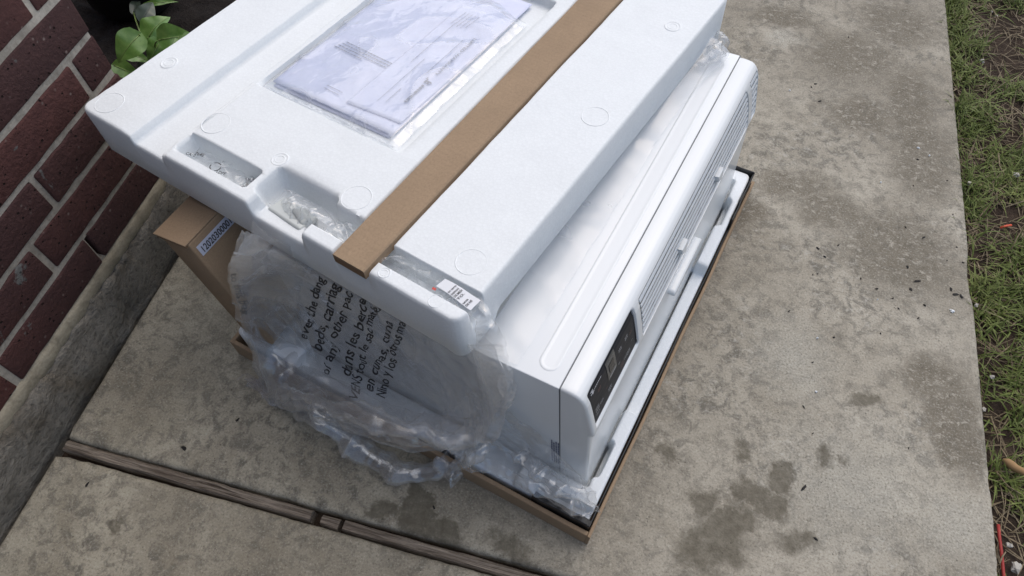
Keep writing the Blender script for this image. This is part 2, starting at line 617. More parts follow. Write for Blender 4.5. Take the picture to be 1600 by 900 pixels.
def m_wood():
    k = NT('weathered_wood')
    oi = k.n.new('ShaderNodeObjectInfo')
    g = k.noise(k.mapv(k.pos(), (1.3, 34, 34)), 9, 6, 0.75, 0.9)
    b = k.noise(k.mapv(k.pos(), (1, 6, 6)), 10, 4)
    c = k.mix(k.ramp(g, [(0.36, 0.0), (0.62, 1.0)]), (0.050, 0.038, 0.029), (0.36, 0.31, 0.255))
    c = k.mix(k.ramp(b, [(0.45, 0.0), (0.7, 0.6)]), c, (0.07, 0.052, 0.04))
    return k.set(c, 0.85, k.bump(g, 0.8, 0.003), 0.2)


MAT['wood'] = m_wood()


def m_leaf(name, a, b, vein=None):
    k = NT(name)
    n = k.noise(k.co(), 60, 4, 0.6)
    c = k.mix(k.ramp(n, [(0.4, 0.0), (0.7, 1.0)]), a, b)
    return k.set(c, 0.34, None, 0.5, **{'Subsurface Weight': 0.0})


MAT['leaf'] = m_leaf('pothos_leaf', (0.075, 0.165, 0.030), (0.14, 0.25, 0.06))
MAT['leaf_old'] = m_leaf('dull_leaf', (0.045, 0.06, 0.045), (0.06, 0.08, 0.055))
MAT['vein'] = plain('leaf_vein', (0.17, 0.25, 0.075), 0.5)
MAT['stemg'] = plain('green_stem', (0.15, 0.21, 0.06), 0.5)


def m_grass(name, cols):
    k = NT(name)
    n = k.noise(k.pos(), 190, 2, 0.6)
    n2 = k.noise(k.pos(), 11, 3)
    f = k.math('ADD', k.math('MULTIPLY', n, 0.6), k.math('MULTIPLY', n2, 0.4))
    c = k.ramp(f, [(0.33, cols[0]), (0.5, cols[1]), (0.66, cols[2])])
    return k.set(c, 0.55, None, 0.3)


MAT['grass'] = m_grass('grass_blade', ((0.055, 0.078, 0.016), (0.115, 0.150, 0.032), (0.195, 0.215, 0.068)))
MAT['straw'] = m_grass('dry_blade', ((0.085, 0.062, 0.036), (0.17, 0.13, 0.075), (0.26, 0.215, 0.14)))
MAT['twig'] = plain('dry_twig', (0.30, 0.185, 0.085), 0.8)
MAT['scrap'] = plain('black_scrap', (0.012, 0.011, 0.010), 0.8)
MAT['pebble'] = plain('pale_pebble', (0.38, 0.36, 0.32), 0.8)
MAT['redcord'] = plain('red_cord', (0.30, 0.025, 0.02), 0.6)
MAT['orange'] = plain('orange_plastic', (0.60, 0.085, 0.035), 0.5)

# ------------------------------------------------------------------ setting: ground, path, bed, lawn
random.seed(7)
XR = 1.398                                    # right edge of the path
YJ = -0.308                                   # middle of the wooden joint
def lines(lo, hi, c0, c1, step, far):
    xs = [c0 + step * i for i in range(int((c1 - c0) / step) + 1)]
    d = step
    x = xs[-1]
    while x < hi:
        d *= 1.6
        x += d
        xs.append(min(x, hi))
    d = step
    x = xs[0]
    while x > lo:
        d *= 1.6
        x -= d
        xs.insert(0, max(x, lo))
    return xs


gx = lines(-60, 60, 1.30, 2.3, 0.014, 0)
gy = lines(-60, 60, -0.7, 1.9, 0.014, 0)
V, F = [], []
for x in gx:
    for y in gy:
        near = 1.38 < x < 2.3 and -0.7 < y < 1.9
        z = -0.024 + (0.010 * nz(x * 9, y * 9, 3) + 0.006 * nz(x * 31, y * 31, 5) if near else 0)
        if x < 1.41:
            z = -0.03
        V.append((x, y, z))
ny = len(gy)
for i in range(len(gx) - 1):
    for j in range(ny - 1):
        F.append((i * ny + j, (i + 1) * ny + j, (i + 1) * ny + j + 1, i * ny + j + 1))
tag(obj('ground', V, F, MAT['soil'], smooth=True), kind='structure')

# planting bed beyond the corner of the house
V, F = [], []
nx_, ny_ = 110, 120
for i in range(nx_):
    for j in range(ny_):
        x = -1.3 + 1.30 * i / (nx_ - 1)
        y = 0.15 + 1.6 * j / (ny_ - 1)
        V.append((x, y, -0.012 + 0.016 * nz(x * 13, y * 13, 1) + 0.012 * nz(x * 37, y * 37, 2)))
for i in range(nx_ - 1):
    for j in range(ny_ - 1):
        F.append((i * ny_ + j, (i + 1) * ny_ + j, (i + 1) * ny_ + j + 1, i * ny_ + j + 1))
tag(obj('planting_bed', V, F, MAT['mulch'], smooth=True), kind='structure')


def slab(name, x0, x1, y0, y1, parent, seed, step=0.012):
    rnd = random.Random(seed)
    pts = []

    def seg(ax, ay, bx, by):
        L = math.hypot(bx - ax, by - ay)
        n = max(2, int(L / step))
        for i in range(n):
            t = i / n
            pts.append((ax + (bx - ax) * t, ay + (by - ay) * t))
    r = 0.006
    seg(x0 + r, y0, x1 - r, y0)
    seg(x1, y0 + r, x1, y1 - r)
    seg(x1 - r, y1, x0 + r, y1)
    seg(x0, y1 - r, x0, y0 + r)
    cx, cy = (x0 + x1) / 2, (y0 + y1) / 2
    rings = [(0.012, 0.0), (0.0065, -0.0006), (0.0025, -0.0026), (0.0, -0.0075), (0.0, -0.09)]
    V, F = [], []
    N = len(pts)
    for k, (ins, z) in enumerate(rings):
        for (x, y) in pts:
            w = 0.0009 * nz(x * 8, y * 8, seed) + 0.0011 * nz(x * 70, y * 70, seed + 3)
            chip = max(0.0, nz(x * 9 + 4, y * 9, seed + 9) - 0.45) * 0.02
            d = ins + (w + chip if k < 4 else 0)
            vx = x + (d if x < x0 + 0.001 else -d if x > x1 - 0.001 else 0)
            vy = y + (d if y < y0 + 0.001 else -d if y > y1 - 0.001 else 0)
            V.append((vx, vy, z))
    for k in range(len(rings) - 1):
        for i in range(N):
            F.append((k * N + i, (k + 1) * N + i, (k + 1) * N + (i + 1) % N, k * N + (i + 1) % N))
    F.append(tuple(range(N)))
    o = obj(name, V, F, MAT['concrete'], parent, smooth=True)
    o.data.set_sharp_from_angle(angle=math.radians(70))
    return o


path = box('path', (0.014, XR - 0.01, -3.4, 4.4, -0.12, -0.031), MAT['mulch'])
tag(path, kind='structure')
slab('slab', 0.0135, XR, YJ + 0.0115, 4.5, path, 3)
slab('slab', 0.0135, XR, -3.5, YJ - 0.0125, path, 11)


def plank(x0, x1, dy0, dy1, w, z, seed):
    n = max(3, int((x1 - x0) / 0.012))
    V, F = [], []
    for i in range(n + 1):
        t = i / n
        x = x0 + (x1 - x0) * t
        cy = YJ + dy0 + (dy1 - dy0) * t + 0.0012 * nz(x * 14, seed)
        ww = w / 2 + 0.0013 * nz(x * 35, seed + 2)
        zz = z + 0.0012 * nz(x * 20, seed + 5)
        for (yy, z2) in ((-ww, -0.035), (-ww, zz - 0.003), (-ww + 0.0025, zz), (-ww * .3, zz - 0.0006), (ww * .4, zz + 0.0003), (ww - 0.0025, zz), (ww, zz - 0.003), (ww, -0.035)):
            V.append((x + 0.001 * nz(yy * 300, seed), cy + yy, z2))
    for i in range(n):
        for j in range(7):
            a = i * 8 + j
            F.append((a, a + 1, a + 9, a + 8))
    F.append(tuple(range(8))[::-1])
    F.append(tuple(n * 8 + j for j in range(8)))
    o = obj('plank', V, F, MAT['wood'], path, smooth=True)
    o.data.set_sharp_from_angle(angle=math.radians(40))
    return o


plank(0.018, 0.431, 0.0015, -0.0005, 0.0165, -0.004, 1)
plank(0.4465, 0.4745, -0.001, -0.002, 0.0150, -0.007, 9)
plank(0.4815, 1.05, -0.001, -0.003, 0.0155, -0.006, 17)
plank(1.06, 1.39, 0.0, 0.0, 0.0185, -0.006, 23)

# ------------------------------------------------------------------ brick wall
YC, CH, Z5 = 0.1695, 0.0678, 0.1175
wall = empty('brick_wall', Matrix.Translation((0, -0.5, 0)))
tag(wall, 'dark red brick house wall with pale mortar joints above a concrete footing', 'wall')
winv = Matrix.Translation((0, 0.5, 0))


def wchild(name, V, F, mat, **kw):
    return obj(name, V, F, mat, wall, winv, **kw)


# mortar body with the open joint left in it
hy0, hy1, hz0, hz1 = -0.0455, -0.0360, Z5 + 0.013, Z5 + 0.0655
ys = [-2.4, hy0, hy1, YC - 0.004]
zs = [0.085, hz0, hz1, 2.6]
V = [(-0.0025, y, z) for y in ys for z in zs]
F = [(i * 4 + j, (i + 1) * 4 + j, (i + 1) * 4 + j + 1, i * 4 + j + 1) for i in range(3) for j in range(3) if not (i == 1 and j == 1)]
hb = len(V)
V += [(-0.05, hy0, hz0), (-0.05, hy1, hz0), (-0.05, hy1, hz1), (-0.05, hy0, hz1)]
ring = [5, 9, 10, 6]
F += [(ring[i], ring[(i + 1) % 4], hb + (i + 1) % 4, hb + i) for i in range(4)] + [(hb, hb + 1, hb + 2, hb + 3)]
bb = len(V)
V += [(-2.2, -2.4, 0.085), (-2.2, YC - 0.004, 0.085), (-2.2, YC - 0.004, 2.6), (-2.2, -2.4, 2.6)]
F += [(0, 3, bb + 3, bb), (12, bb + 1, bb + 2, 15), (3, 7, 11, 15, bb + 2, bb + 3), (bb, bb + 1, bb + 2, bb + 3), (0, bb, bb + 1, 12, 8, 4)]
wchild('mortar', V, F, MAT['mortar'])


def brick_mesh(L, seed):
    rnd = random.Random(seed)
    V, F = boxvf(-0.09, 0, -L / 2, L / 2, 0, 0.0572)
    me = mesh('brick', V, F, MAT['brick'])
    bm = bmesh.new()
    bm.from_mesh(me)
    bmesh.ops.bevel(bm, geom=list(bm.edges), offset=0.0028, segments=2, profile=0.6, affect='EDGES')
    # let the visible face and its edges wander a little
    bmesh.ops.subdivide_edges(bm, edges=[e for e in bm.edges if e.calc_length() > 0.1], cuts=9, use_grid_fill=True)
    for v in bm.verts:
        if v.co.x > -0.01:
            v.co.x += 0.0016 * nz(v.co.y * 25, v.co.z * 40, seed)
            v.co.z += 0.0019 * nz(v.co.y * 38, v.co.z * 9, seed + 4)
            v.co.y += 0.0018 * nz(v.co.z * 60, seed, 8)
    bm.to_mesh(me)
    bm.free()
    me.polygons.foreach_set('use_smooth', [True] * len(me.polygons))
    me.set_sharp_from_angle(angle=math.radians(60))
    return me


full = [brick_mesh(0.2095, 31 + i) for i in range(5)]
short = [brick_mesh(0.0535, 51 + i) for i in range(2)]
long_ = [brick_mesh(0.2075, 61 + i) for i in range(2)]
upper = []
for c in range(36):
    z = Z5 + 0.0095 + c * CH
    j0 = -0.0425 if c % 2 == 0 else 0.1105
    spans = [(j0, YC)]
    y = j0
    while y > -2.3:
        spans.append((y - 0.22, y))
        y -= 0.22
    for (a, b) in spans:
        if z < 0.95 and b > -1.35:
            if b == YC:
                me = (long_ if c % 2 == 0 else short)[c // 2 % 2]
                cy = (a + 0.005 + b) / 2
            else:
                me = full[(c * 3 + int(abs(a) * 10)) % 5]
                cy = (a + b) / 2
            jx = random.uniform(-0.0012, 0.0012)
            o = link('brick', me, wall, winv @ Matrix.Translation((jx, cy + random.uniform(-0.001, 0.001), z + random.uniform(-0.0008, 0.0008))) @ Matrix.Rotation(random.uniform(-0.006, 0.006), 4, 'X'))
        else:
            upper.append((-0.09, 0.0, a + 0.005, b - (0 if b == YC else 0.005), z, z + 0.0575))
    # the return round the corner, which faces the planting bed
    x = -0.10 if c % 2 == 0 else -0.21
    while x > -2.1:
        upper.append((x - 0.21, x, YC - 0.09, YC - 0.0005, z, z + 0.0575))
        x -= 0.22
V, F = [], []
for b in upper:
    v, f = boxvf(*b)
    o = len(V)
    V += v
    F += [tuple(i + o for i in q) for q in f]
up = wchild('upper_brickwork', V, F, MAT['brick'])
up['kind'] = 'stuff'

# footing face: rough concrete with a broken upper edge
V, F = [], []
nyf = 420
prof = [(0.004, -0.08), (0.0075, -0.004), (0.0085, 0.02), (0.010, 0.045), (0.0085, 0.072), (0.006, 0.090), (0.002, 0.0965), (-0.006, 0.098), (-0.03, 0.098)]
for i in range(nyf):
    y = -2.4 + (YC + 0.012 + 2.4) * (i / (nyf - 1)) ** 0.55
    for j, (x, z) in enumerate(prof):
        e = 0.012 * nz(y * 11, 2.2) + 0.010 * nz(y * 33, 7.1) + 0.005 * nz(y * 90, 3.3)
        dx = 0.0040 * nz(y * 14, z * 18, 1) + 0.0034 * nz(y * 45, z * 45, 2)
        k = sstep(0.03, 0.09, z)
        V.append((x + dx * (1 if 0 < j < 7 else 0), y, z + e * k))
npf = len(prof)
for i in range(nyf - 1):
    for j in range(npf - 1):
        F.append((i * npf + j, (i + 1) * npf + j, (i + 1) * npf + j + 1, i * npf + j + 1))
F.append(tuple((nyf - 1) * npf + j for j in range(npf)))
wchild('footing', V, F, MAT['footing'], smooth=True)
V, F = [], []
for i in range(nyf):
    y = -2.4 + (YC + 0.004 + 2.4) * (i / (nyf - 1)) ** 0.55
    e = 0.004 * nz(y * 17, 5.2) + 0.002 * nz(y * 60, 1)
    for (x, z) in ((-0.004, 0.088), (-0.001, 0.096 + e), (0.0012, 0.103 + e), (0.0010, 0.115 + e * .6), (-0.0015, Z5 + 0.0085 + e * .3), (-0.02, Z5 + 0.0085)):
        V.append((x + 0.0016 * nz(y * 40, z * 60, 4), y, z))
for i in range(nyf - 1):
    for j in range(5):
        F.append((i * 6 + j, (i + 1) * 6 + j, (i + 1) * 6 + j + 1, i * 6 + j + 1))
wchild('mortar_bed', V, F, MAT['mortar_sand'], smooth=True)

# ------------------------------------------------------------------ lawn beside the path
bare = [(1575, 40, 0.085), (1590, 90, .07), (1590, 165, 0.05), (1585, 205, 0.04), (1580, 330, 0.055), (1575, 820, 0.055), (1590, 860, .06), (1560, 760, 0.02), (1585, 700, .025), (1590, 480, .015)]
bare = [(pz(x, y), r) for x, y, r in bare]


def blades(name, count, mat, lo, hi, w0, w1, label, cat, seed, flat, avoid):
    rnd = random.Random(seed)
    V, F = [], []
    n = 0
    while n < count:
        x = XR + 0.004 + 0.42 * rnd.random() ** 1.35
        y = rnd.uniform(-0.42, 1.75)
        if avoid:
            k = 1.0
            for g, r in bare:
                d = math.hypot(x - g.x, y - g.y) / r
                k = min(k, sstep(0.6, 1.25, d))
            k *= 0.18 + 0.82 * sstep(-0.25, 0.20, nz(x * 13, y * 13, 9))
            k *= 0.45 + 0.55 * sstep(0.0, 0.02, x - XR)
            if rnd.random() > k:
                continue
        n += 1
        L = rnd.uniform(lo, hi)
        w = rnd.uniform(w0, w1)
        az = rnd.uniform(0, 6.283)
        el = rnd.uniform(0.25, 1.35) * flat
        bend = rnd.uniform(-1.6, -0.2) * (1 if flat > 0.5 else 0.3)
        z = -0.024 + 0.010 * nz(x * 9, y * 9, 3) + 0.006 * nz(x * 31, y * 31, 5)
        dx, dy = math.cos(az), math.sin(az)
        px_, py_ = -dy, dx
        tw = rnd.uniform(-0.5, 0.5)
        b = len(V)
        cx, cy, cz = x, y, z
        seg = 4
        for s in range(seg + 1):
            t = s / seg
            ww = w * (1 - t ** 2.2) * 0.5 * (0.75 + 0.5 * min(1, t * 3))
            if s == seg:
                V.append((cx, cy, cz))
            else:
                V.append((cx - px_ * ww, cy - py_ * ww, cz - ww * tw))
                V.append((cx + px_ * ww, cy + py_ * ww, cz + ww * tw))
            e = el + bend * t
            cx += dx * math.cos(e) * L / seg
            cy += dy * math.cos(e) * L / seg
            cz = max(cz + math.sin(e) * L / seg, z + 0.002)
        for s in range(seg - 1):
            F.append((b + 2 * s, b + 2 * s + 1, b + 2 * s + 3, b + 2 * s + 2))
        F.append((b + 2 * seg - 2, b + 2 * seg - 1, b + 2 * seg))
    o = obj(name, V, F, mat, smooth=True)
    tag(o, label, cat, kind='stuff')
    return o


blades('grass', 16000, MAT['grass'], 0.016, 0.058, 0.0012, 0.0030, 'short green lawn grass growing along the edge of the path', 'grass', 3, 0.9, True)
blades('dry_grass', 4200, MAT['straw'], 0.02, 0.07, 0.0008, 0.0022, 'dry straw coloured grass blades matted over the soil', 'grass', 5, 0.3, False)


def lump(name, p, r, mat, seed, label, cat, group, flat=0.6, mw=None):
    bm = bmesh.new()
    bmesh.ops.create_icosphere(bm, subdivisions=2, radius=1.0)
    for v in bm.verts:
        d = 1 + 0.8 * noise.noise(v.co * 1.9 + Vector((seed * 3.1, 0, 0)))
        v.co = Vector((v.co.x * d * r[0], v.co.y * d * r[1], v.co.z * d * r[2]))
    me = bpy.data.meshes.new(name)
    bm.to_mesh(me)
    bm.free()
    me.materials.append(mat)
    o = link(name, me, None, Matrix.Translation(p) @ Matrix.Rotation(seed * 1.7, 4, 'Z'))
    return tag(o, label, cat, group)


# black scraps strewn on the concrete
SCR = [(1326, 58, 4), (1274, 131, 5), (1268, 136, 4), (1281, 158, 6), (1415, 355, 5), (1443, 371, 9), (1278, 388, 8), (1310, 383, 6), (1289, 401, 5), (1270, 429, 3), (1277, 428, 3), (1345, 435, 5), (1370, 451, 6),
       (1418, 417, 6), (1434, 439, 8), (1423, 452, 7), (1395, 466, 4), (1445, 477, 7), (1435, 497, 5), (1404, 482, 4), (1489, 335, 4), (1495, 386, 4), (1480, 407, 5), (1505, 410, 5), (1486, 452, 7), (1493, 460, 8), (1502, 463, 7), (1270, 566, 4),
       (1256, 636, 4), (1270, 677, 3), (1420, 700, 3), (1256, 762, 8), (1275, 842, 5), (371, 656, 8), (287, 700, 9), (136, 757, 6), (1434, 249, 4), (1427, 290, 3), (1480, 282, 4), (1376, 521, 4), (1303, 527, 5), (678, 793, 5), (1233, 486, 4)]
OWN = {(371, 656): 'black scrap on the concrete just beside the crumpled plastic bag', (287, 700): 'black scrap on the concrete midway between the wooden joint and the bag',
       (136, 757): 'lone black scrap on the slab across the wooden joint from the tray', (678, 793): 'tiny black scrap in the damp stain beside the wooden joint',
       (1443, 371): 'longest black scrap among those strewn beside the grass edge'}
for i, (x, y, s) in enumerate(SCR):
    k = s * 0.00045
    p = pz(x, y, 0.0008)
    lump('leaf_scrap', p, (k * random.uniform(.9, 1.7), k * random.uniform(.3, .7), 0.0011), MAT['scrap'], i + 1, OWN.get((x, y), 'tiny black dried scrap lying on the bare concrete between tray and grass'), 'debris', 'black scraps strewn over the path')
for i, (x, y, s) in enumerate([(1435, 231, 4), (1452, 243, 3), (1488, 486, 6), (1376, 285, 3), (1275, 612, 3), (1371, 468, 2), (1277, 528, 3), (1234, 141, 3)]):
    p = pz(x, y, 0.0012)
    lump('foam_crumb', p, (s * 0.0006, s * 0.0005, 0.0018), MAT['foam2'], i + 70, 'white crumb of packing foam lying on the bare concrete path', 'foam crumb', 'white foam crumbs on the path')
for i, (x, y, s) in enumerate([(1535, 95, 7), (1550, 18, 4), (1557, 25, 4), (1525, 477, 5), (1588, 273, 7), (1514, 286, 6), (1577, 852, 6), (1587, 886, 10), (1545, 885, 6), (1538, 640, 5), (1550, 589, 5)]):
    p = pz(x, y, -0.010)
    lump('pebble', p, (s * 0.0008, s * 0.0006, s * 0.0005), MAT['pebble'], i + 90, 'pale pebble lying on the soil among the grass', 'pebble', 'pale pebbles in the lawn edge')


def tube(pts, r, sides=8, caps=True):
    V, F = [], []
    n = len(pts)
    for i, p in enumerate(pts):
        a = pts[max(i - 1, 0)]
        b = pts[min(i + 1, n - 1)]
        d = (b - a).normalized()
        s = d.cross(Vector((0, 0, 1)))
        if s.length < 1e-4:
            s = Vector((1, 0, 0))
        s.normalize()
        t = s.cross(d)
        rr = r[i] if isinstance(r, (list, tuple)) else r
        for k in range(sides):
            an = 6.28318 * k / sides
            V.append(p + s * math.cos(an) * rr + t * math.sin(an) * rr)
    for i in range(n - 1):
        for k in range(sides):
            F.append((i * sides + k, i * sides + (k + 1) % sides, (i + 1) * sides + (k + 1) % sides, (i + 1) * sides + k))
    if caps:
        F.append(tuple(range(sides))[::-1])
        F.append(tuple((n - 1) * sides + k for k in range(sides)))
    return V, F


a, b = pz(1567, 718, -0.003), pz(1605, 742, 0.004)
V, F = tube([a.lerp(b, t) + Vector((0, 0, 0.0015 * math.sin(t * 9))) for t in (0, .15, .35, .55, .8, 1)], [0.002, .0055, .0068, .0062, .0055, .003], 9)
tag(obj('wood_chip', V, F, MAT['twig'], smooth=True), 'tan broken stick of wood lying in the grass', 'stick')
cp = [(1553, 818), (1555, 840), (1558, 862), (1560, 885), (1562, 905), (1566, 940)]
V, F = tube([pz(x, y, -0.008) + Vector((0.006, 0, 0)) for x, y in cp], 0.0022, 8)
tag(obj('cord', V, F, MAT['redcord'], smooth=True), 'thin red cord running along the soil beside the slab edge', 'cord')
a, b = pz(1563, 356, 0.0), pz(1580, 352, 0.003)
V, F = tube([a, a.lerp(b, .5) + Vector((0, 0, .002)), b], 0.0022, 7)
tag(obj('plastic_bit', V, F, MAT['orange'], smooth=True), 'small bright orange plastic scrap on the bare soil', 'litter')
tw = [((1545, 5), (1560, 30), (1590, 45)), ((1555, 75), (1580, 55), (1605, 50)), ((1530, 165), (1550, 185), (1575, 200)), ((1548, 650), (1558, 680), (1560, 690)), ((1555, 735), (1575, 760), (1600, 775)), ((1560, 240), (1562, 260), (1570, 275)), ((1580, 390), (1590, 370), (1600, 355)), ((1562, 880), (1566, 870), (1572, 862))]
for i, tr_ in enumerate(tw):
    pts = [pz(x, y, -0.006 + 0.004 * ((i + j) % 2)) for j, (x, y) in enumerate(tr_)]
    V, F = tube(pts, [0.0014, 0.0012, 0.0007], 6)
    tag(obj('twig', V, F, MAT['straw'], smooth=True), 'thin dry runner lying across the soil and grass', 'twig', 'dry runners in the lawn edge')

# ------------------------------------------------------------------ pot and leafy plant in the bed


def lathe(prof, n=48):
    V, F = [], []
    for (r, z) in prof:
        for k in range(n):
            a = 6.28318 * k / n
            V.append((r * math.cos(a), r * math.sin(a), z))
    for i in range(len(prof) - 1):
        for k in range(n):
            F.append((i * n + k, i * n + (k + 1) % n, (i + 1) * n + (k + 1) % n, (i + 1) * n + k))
    return V, F


pot = empty('plant_pot', Matrix.Translation((-0.45, 0.70, 0.0)))
tag(pot, 'black plastic nursery pot standing in the dark planting bed by the wall', 'pot')
pf = [(0.085, -0.01), (0.10, 0.02), (0.105, 0.06), (0.107, 0.062), (0.107, 0.068), (0.105, 0.07), (0.113, 0.13), (0.120, 0.132), (0.122, 0.150), (0.119, 0.153), (0.112, 0.152), (0.110, 0.128), (0.085, 0.06)]
V, F = lathe(pf)
obj('pot_body', V, F, MAT['blackpl'], pot, smooth=True)
V, F = lathe([(0.109, 0.122), (0.07, 0.126), (0.0, 0.128)], 32)
obj('pot_soil', V, F, MAT['mulch'], pot, smooth=True)

PB = Vector((-0.25, 0.47, -0.005))
plant = empty('pothos_plant', Matrix.Translation(PB))
tag(plant, 'low plant with glossy green heart shaped leaves beside the brick corner', 'plant')


def leaf(px, py, z, L, W, az, tilt, roll, mat, seed):
    """heart shaped blade; az is the compass direction of its tip"""
    p = pz(px, py, z)
    na, nb = 14, 5
    V, F = [], []
    for i in range(na + 1):
        t = i / na
        wd = W * 0.5 * (math.sin(math.pi * min(1, t ** 0.62)) ** 0.8) * (1.12 - 0.25 * t)
        if i == na:
            wd = 0.0004
        back = 0.10 * L * math.exp(-(t / 0.12) ** 2)
        for j in range(-nb, nb + 1):
            s = j / nb
            x = L * (t - 0.45) - back * abs(s) * (1 if t < 0.3 else 0)
            y = s * wd
            zc = 0.22 * abs(y) - 0.55 * (t - 0.3) ** 2 * L + 0.0012 * math.sin(t * 16 + seed) * abs(s)
            V.append((x, y, zc))
    w = 2 * nb + 1
    for i in range(na):
        for j in range(w - 1):
            F.append((i * w + j, (i + 1) * w + j, (i + 1) * w + j + 1, i * w + j + 1))
    nrm_ = (Vector((0.35, -0.45, 0.95)) + 0.35 * Vector((math.sin(seed * 2.1), math.cos(seed * 1.3), 0))).normalized()
    tip = Vector((math.cos(az), math.sin(az), 0))
    tip = (tip - tip.dot(nrm_) * nrm_).normalized()
    m = Matrix.Translation(p) @ Matrix((tip, nrm_.cross(tip), nrm_)).transposed().to_4x4() @ Matrix.Rotation(tilt * 0.6, 4, 'Y') @ Matrix.Rotation(roll * 0.6, 4, 'X')
    lo = obj('leaf', V, F, mat, plant, plant.matrix_world.inverted() @ m, smooth=True)
    V2, F2 = tube([Vector((L * (t - 0.45), 0, -0.55 * (t - 0.3) ** 2 * L + 0.0006)) for t in (0.02, .2, .4, .6, .8, .95)], [0.0011, .001, .0008, .0006, .0004, .0002], 5)
    obj('midrib', V2, F2, MAT['vein'] if mat is MAT['leaf'] else mat, lo, Matrix.Identity(4), smooth=True)
    base = m @ Vector((-0.45 * L, 0, 0))
    root = PB + Vector((0.02 * math.sin(seed), 0.02 * math.cos(seed), 0))
    mid = base.lerp(root, 0.45) + Vector((0, 0, 0.025))
    pts = [base, base.lerp(mid, .5) + Vector((0, 0, .006)), mid, root]
    V3, F3 = tube(pts, [0.0013, .0016, .0018, .002], 6)
    obj('stem', V3, F3, MAT['stemg'], plant, plant.matrix_world.inverted(), smooth=True)


LV = [(201, 72, .15, .066, .054, -1.75, .25, .15, 'leaf'), (243, 42, .13, .058, .058, 1.2, .1, -.2, 'leaf'), (272, 58, .14, .060, .052, .55, .2, .25, 'leaf'), (243, 78, .11, .048, .040, -1.5, .3, -.3, 'leaf'),
      (213, 88, .09, .046, .028, 0.1, .2, .3, 'leaf'), (197, 110, .08, .052, .034, -.1, .2, .2, 'leaf'), (230, 18, .07, .055, .036, 1.6, .5, .4, 'leaf_old'), (246, 4, .06, .070, .014, .5, .2, .1, 'leaf'), (212, 5, .05, .06, .02, 1.9, .3, .2, 'leaf_old'),
      (296, 74, .12, .055, .046, -.2, .3, .2, 'leaf'), (258, 100, .08, .055, .045, -.9, .3, .1, 'leaf'), (225, 104, .05, .05, .036, -2.4, .3, .1, 'leaf_old')]
for i, l in enumerate(LV):
    leaf(*l[:8], MAT[l[8]], i + 1)
# ------------------------------------------------------------------ cardboard tray with its black liner and foam base
TL, TW, TH = 0.716, 0.630, 0.046
tray = empty('cardboard_tray', TRAY)
tag(tray, 'shallow tan cardboard tray on the concrete holding the appliance and its packing', 'tray')


def wavywall(name, p0, p1, t, h, seed, mat, parent, inward, z0=0.0):
    """upright board from p0 to p1 (tray coordinates), thickness towards inward"""
    n = 26
    V, F = [], []
    d = (p1 - p0)
    for i in range(n + 1):
        s = i / n
        b = p0 + d * s
        w = 0.0016 * nz(s * 5, seed) * math.sin(math.pi * s)
        hh = h + 0.0012 * nz(s * 9, seed + 4)
        for (q, z) in ((0, z0), (0, hh - 0.001), (0.001, hh), (t - 0.001, hh), (t, hh - 0.001), (t, z0)):
            lean = 0.003 * (z / max(h, 0.001)) * nz(s * 3, seed + 8)
            V.append(b + inward * (q + w + lean) + Vector((0, 0, z)))
    for i in range(n):
        for j in range(5):
            a = i * 6 + j
            F.append((a, a + 1, a + 7, a + 6))
    F.append(tuple(range(6))[::-1])
    F.append(tuple(n * 6 + j for j in range(6)))
    return obj(name, V, F, mat, parent, Matrix.Identity(4), smooth=False)


X, Y = Vector((1, 0, 0)), Vector((0, 1, 0))
box('tray_floor', (0.007, TL - 0.007, -0.0026, TW - 0.007, 0.001, 0.006), MAT['card_dark'], tray, Matrix.Identity(4))
wavywall('tray_side', Vector((0, -0.0075, 0)), Vector((TL, -0.0075, 0)), 0.0048, TH, 1, MAT['card'], tray, Y)
wavywall('tray_side', Vector((0, TW, 0)), Vector((TL, TW, 0)), 0.0065, TH, 2, MAT['card'], tray, -Y)
wavywall('tray_side', Vector((0, -0.0022, 0)), Vector((0, TW - 0.007, 0)), 0.0065, TH, 3, MAT['card'], tray, X)
wavywall('tray_side', Vector((TL, -0.0022, 0)), Vector((TL, TW - 0.007, 0)), 0.0065, TH, 4, MAT['card'], tray, -X)

# black liner: upright strips inside the tray
liner = empty('black_liner', TRAY)
tag(liner, 'black plastic edging between the foam base and the cardboard tray', 'liner')
wavywall('liner_strip', Vector((0.012, -0.0012, 0)), Vector((0.585, -0.0012, 0)), 0.0026, 0.050, 11, MAT['blackpl'], liner, Y, 0.007)
wavywall('liner_strip', Vector((0.585, -0.0012, 0)), Vector((0.7005, -0.0012, 0)), 0.0026, 0.080, 12, MAT['blackpl'], liner, Y, 0.007)
wavywall('liner_strip', Vector((0.0085, -0.0010, 0)), Vector((0.0085, 0.088, 0)), 0.009, 0.062, 13, MAT['blackpl'], liner, X, 0.007)
wavywall('liner_strip', Vector((0.704, -0.0010, 0)), Vector((0.704, 0.14, 0)), 0.003, 0.082, 14, MAT['blackpl'], liner, -X, 0.007)


def axis_lines(lo, hi, step, breaks):
    s = set()
    n = int((hi - lo) / step)
    for i in range(n + 1):
        s.add(round(lo + (hi - lo) * i / n, 5))
    for b in breaks:
        for d in (-0.0022, -0.0008, 0.0008, 0.0022):
            x = round(b + d, 5)
            if lo < x < hi:
                s.add(x)
    r = sorted(s)
    out = [r[0]]
    for x in r[1:]:
        if x - out[-1] > 0.0005:
            out.append(x)
    out[-1] = hi
    return out


def rsd(x, y, x0, x1, y0, y1, r=0.004):
    """signed distance to a rounded rectangle, negative inside"""
    cx, cy = (x0 + x1) / 2, (y0 + y1) / 2
    qx = abs(x - cx) - (x1 - x0) / 2 + r
    qy = abs(y - cy) - (y1 - y0) / 2 + r
    return math.hypot(max(qx, 0), max(qy, 0)) + min(max(qx, qy), 0) - r


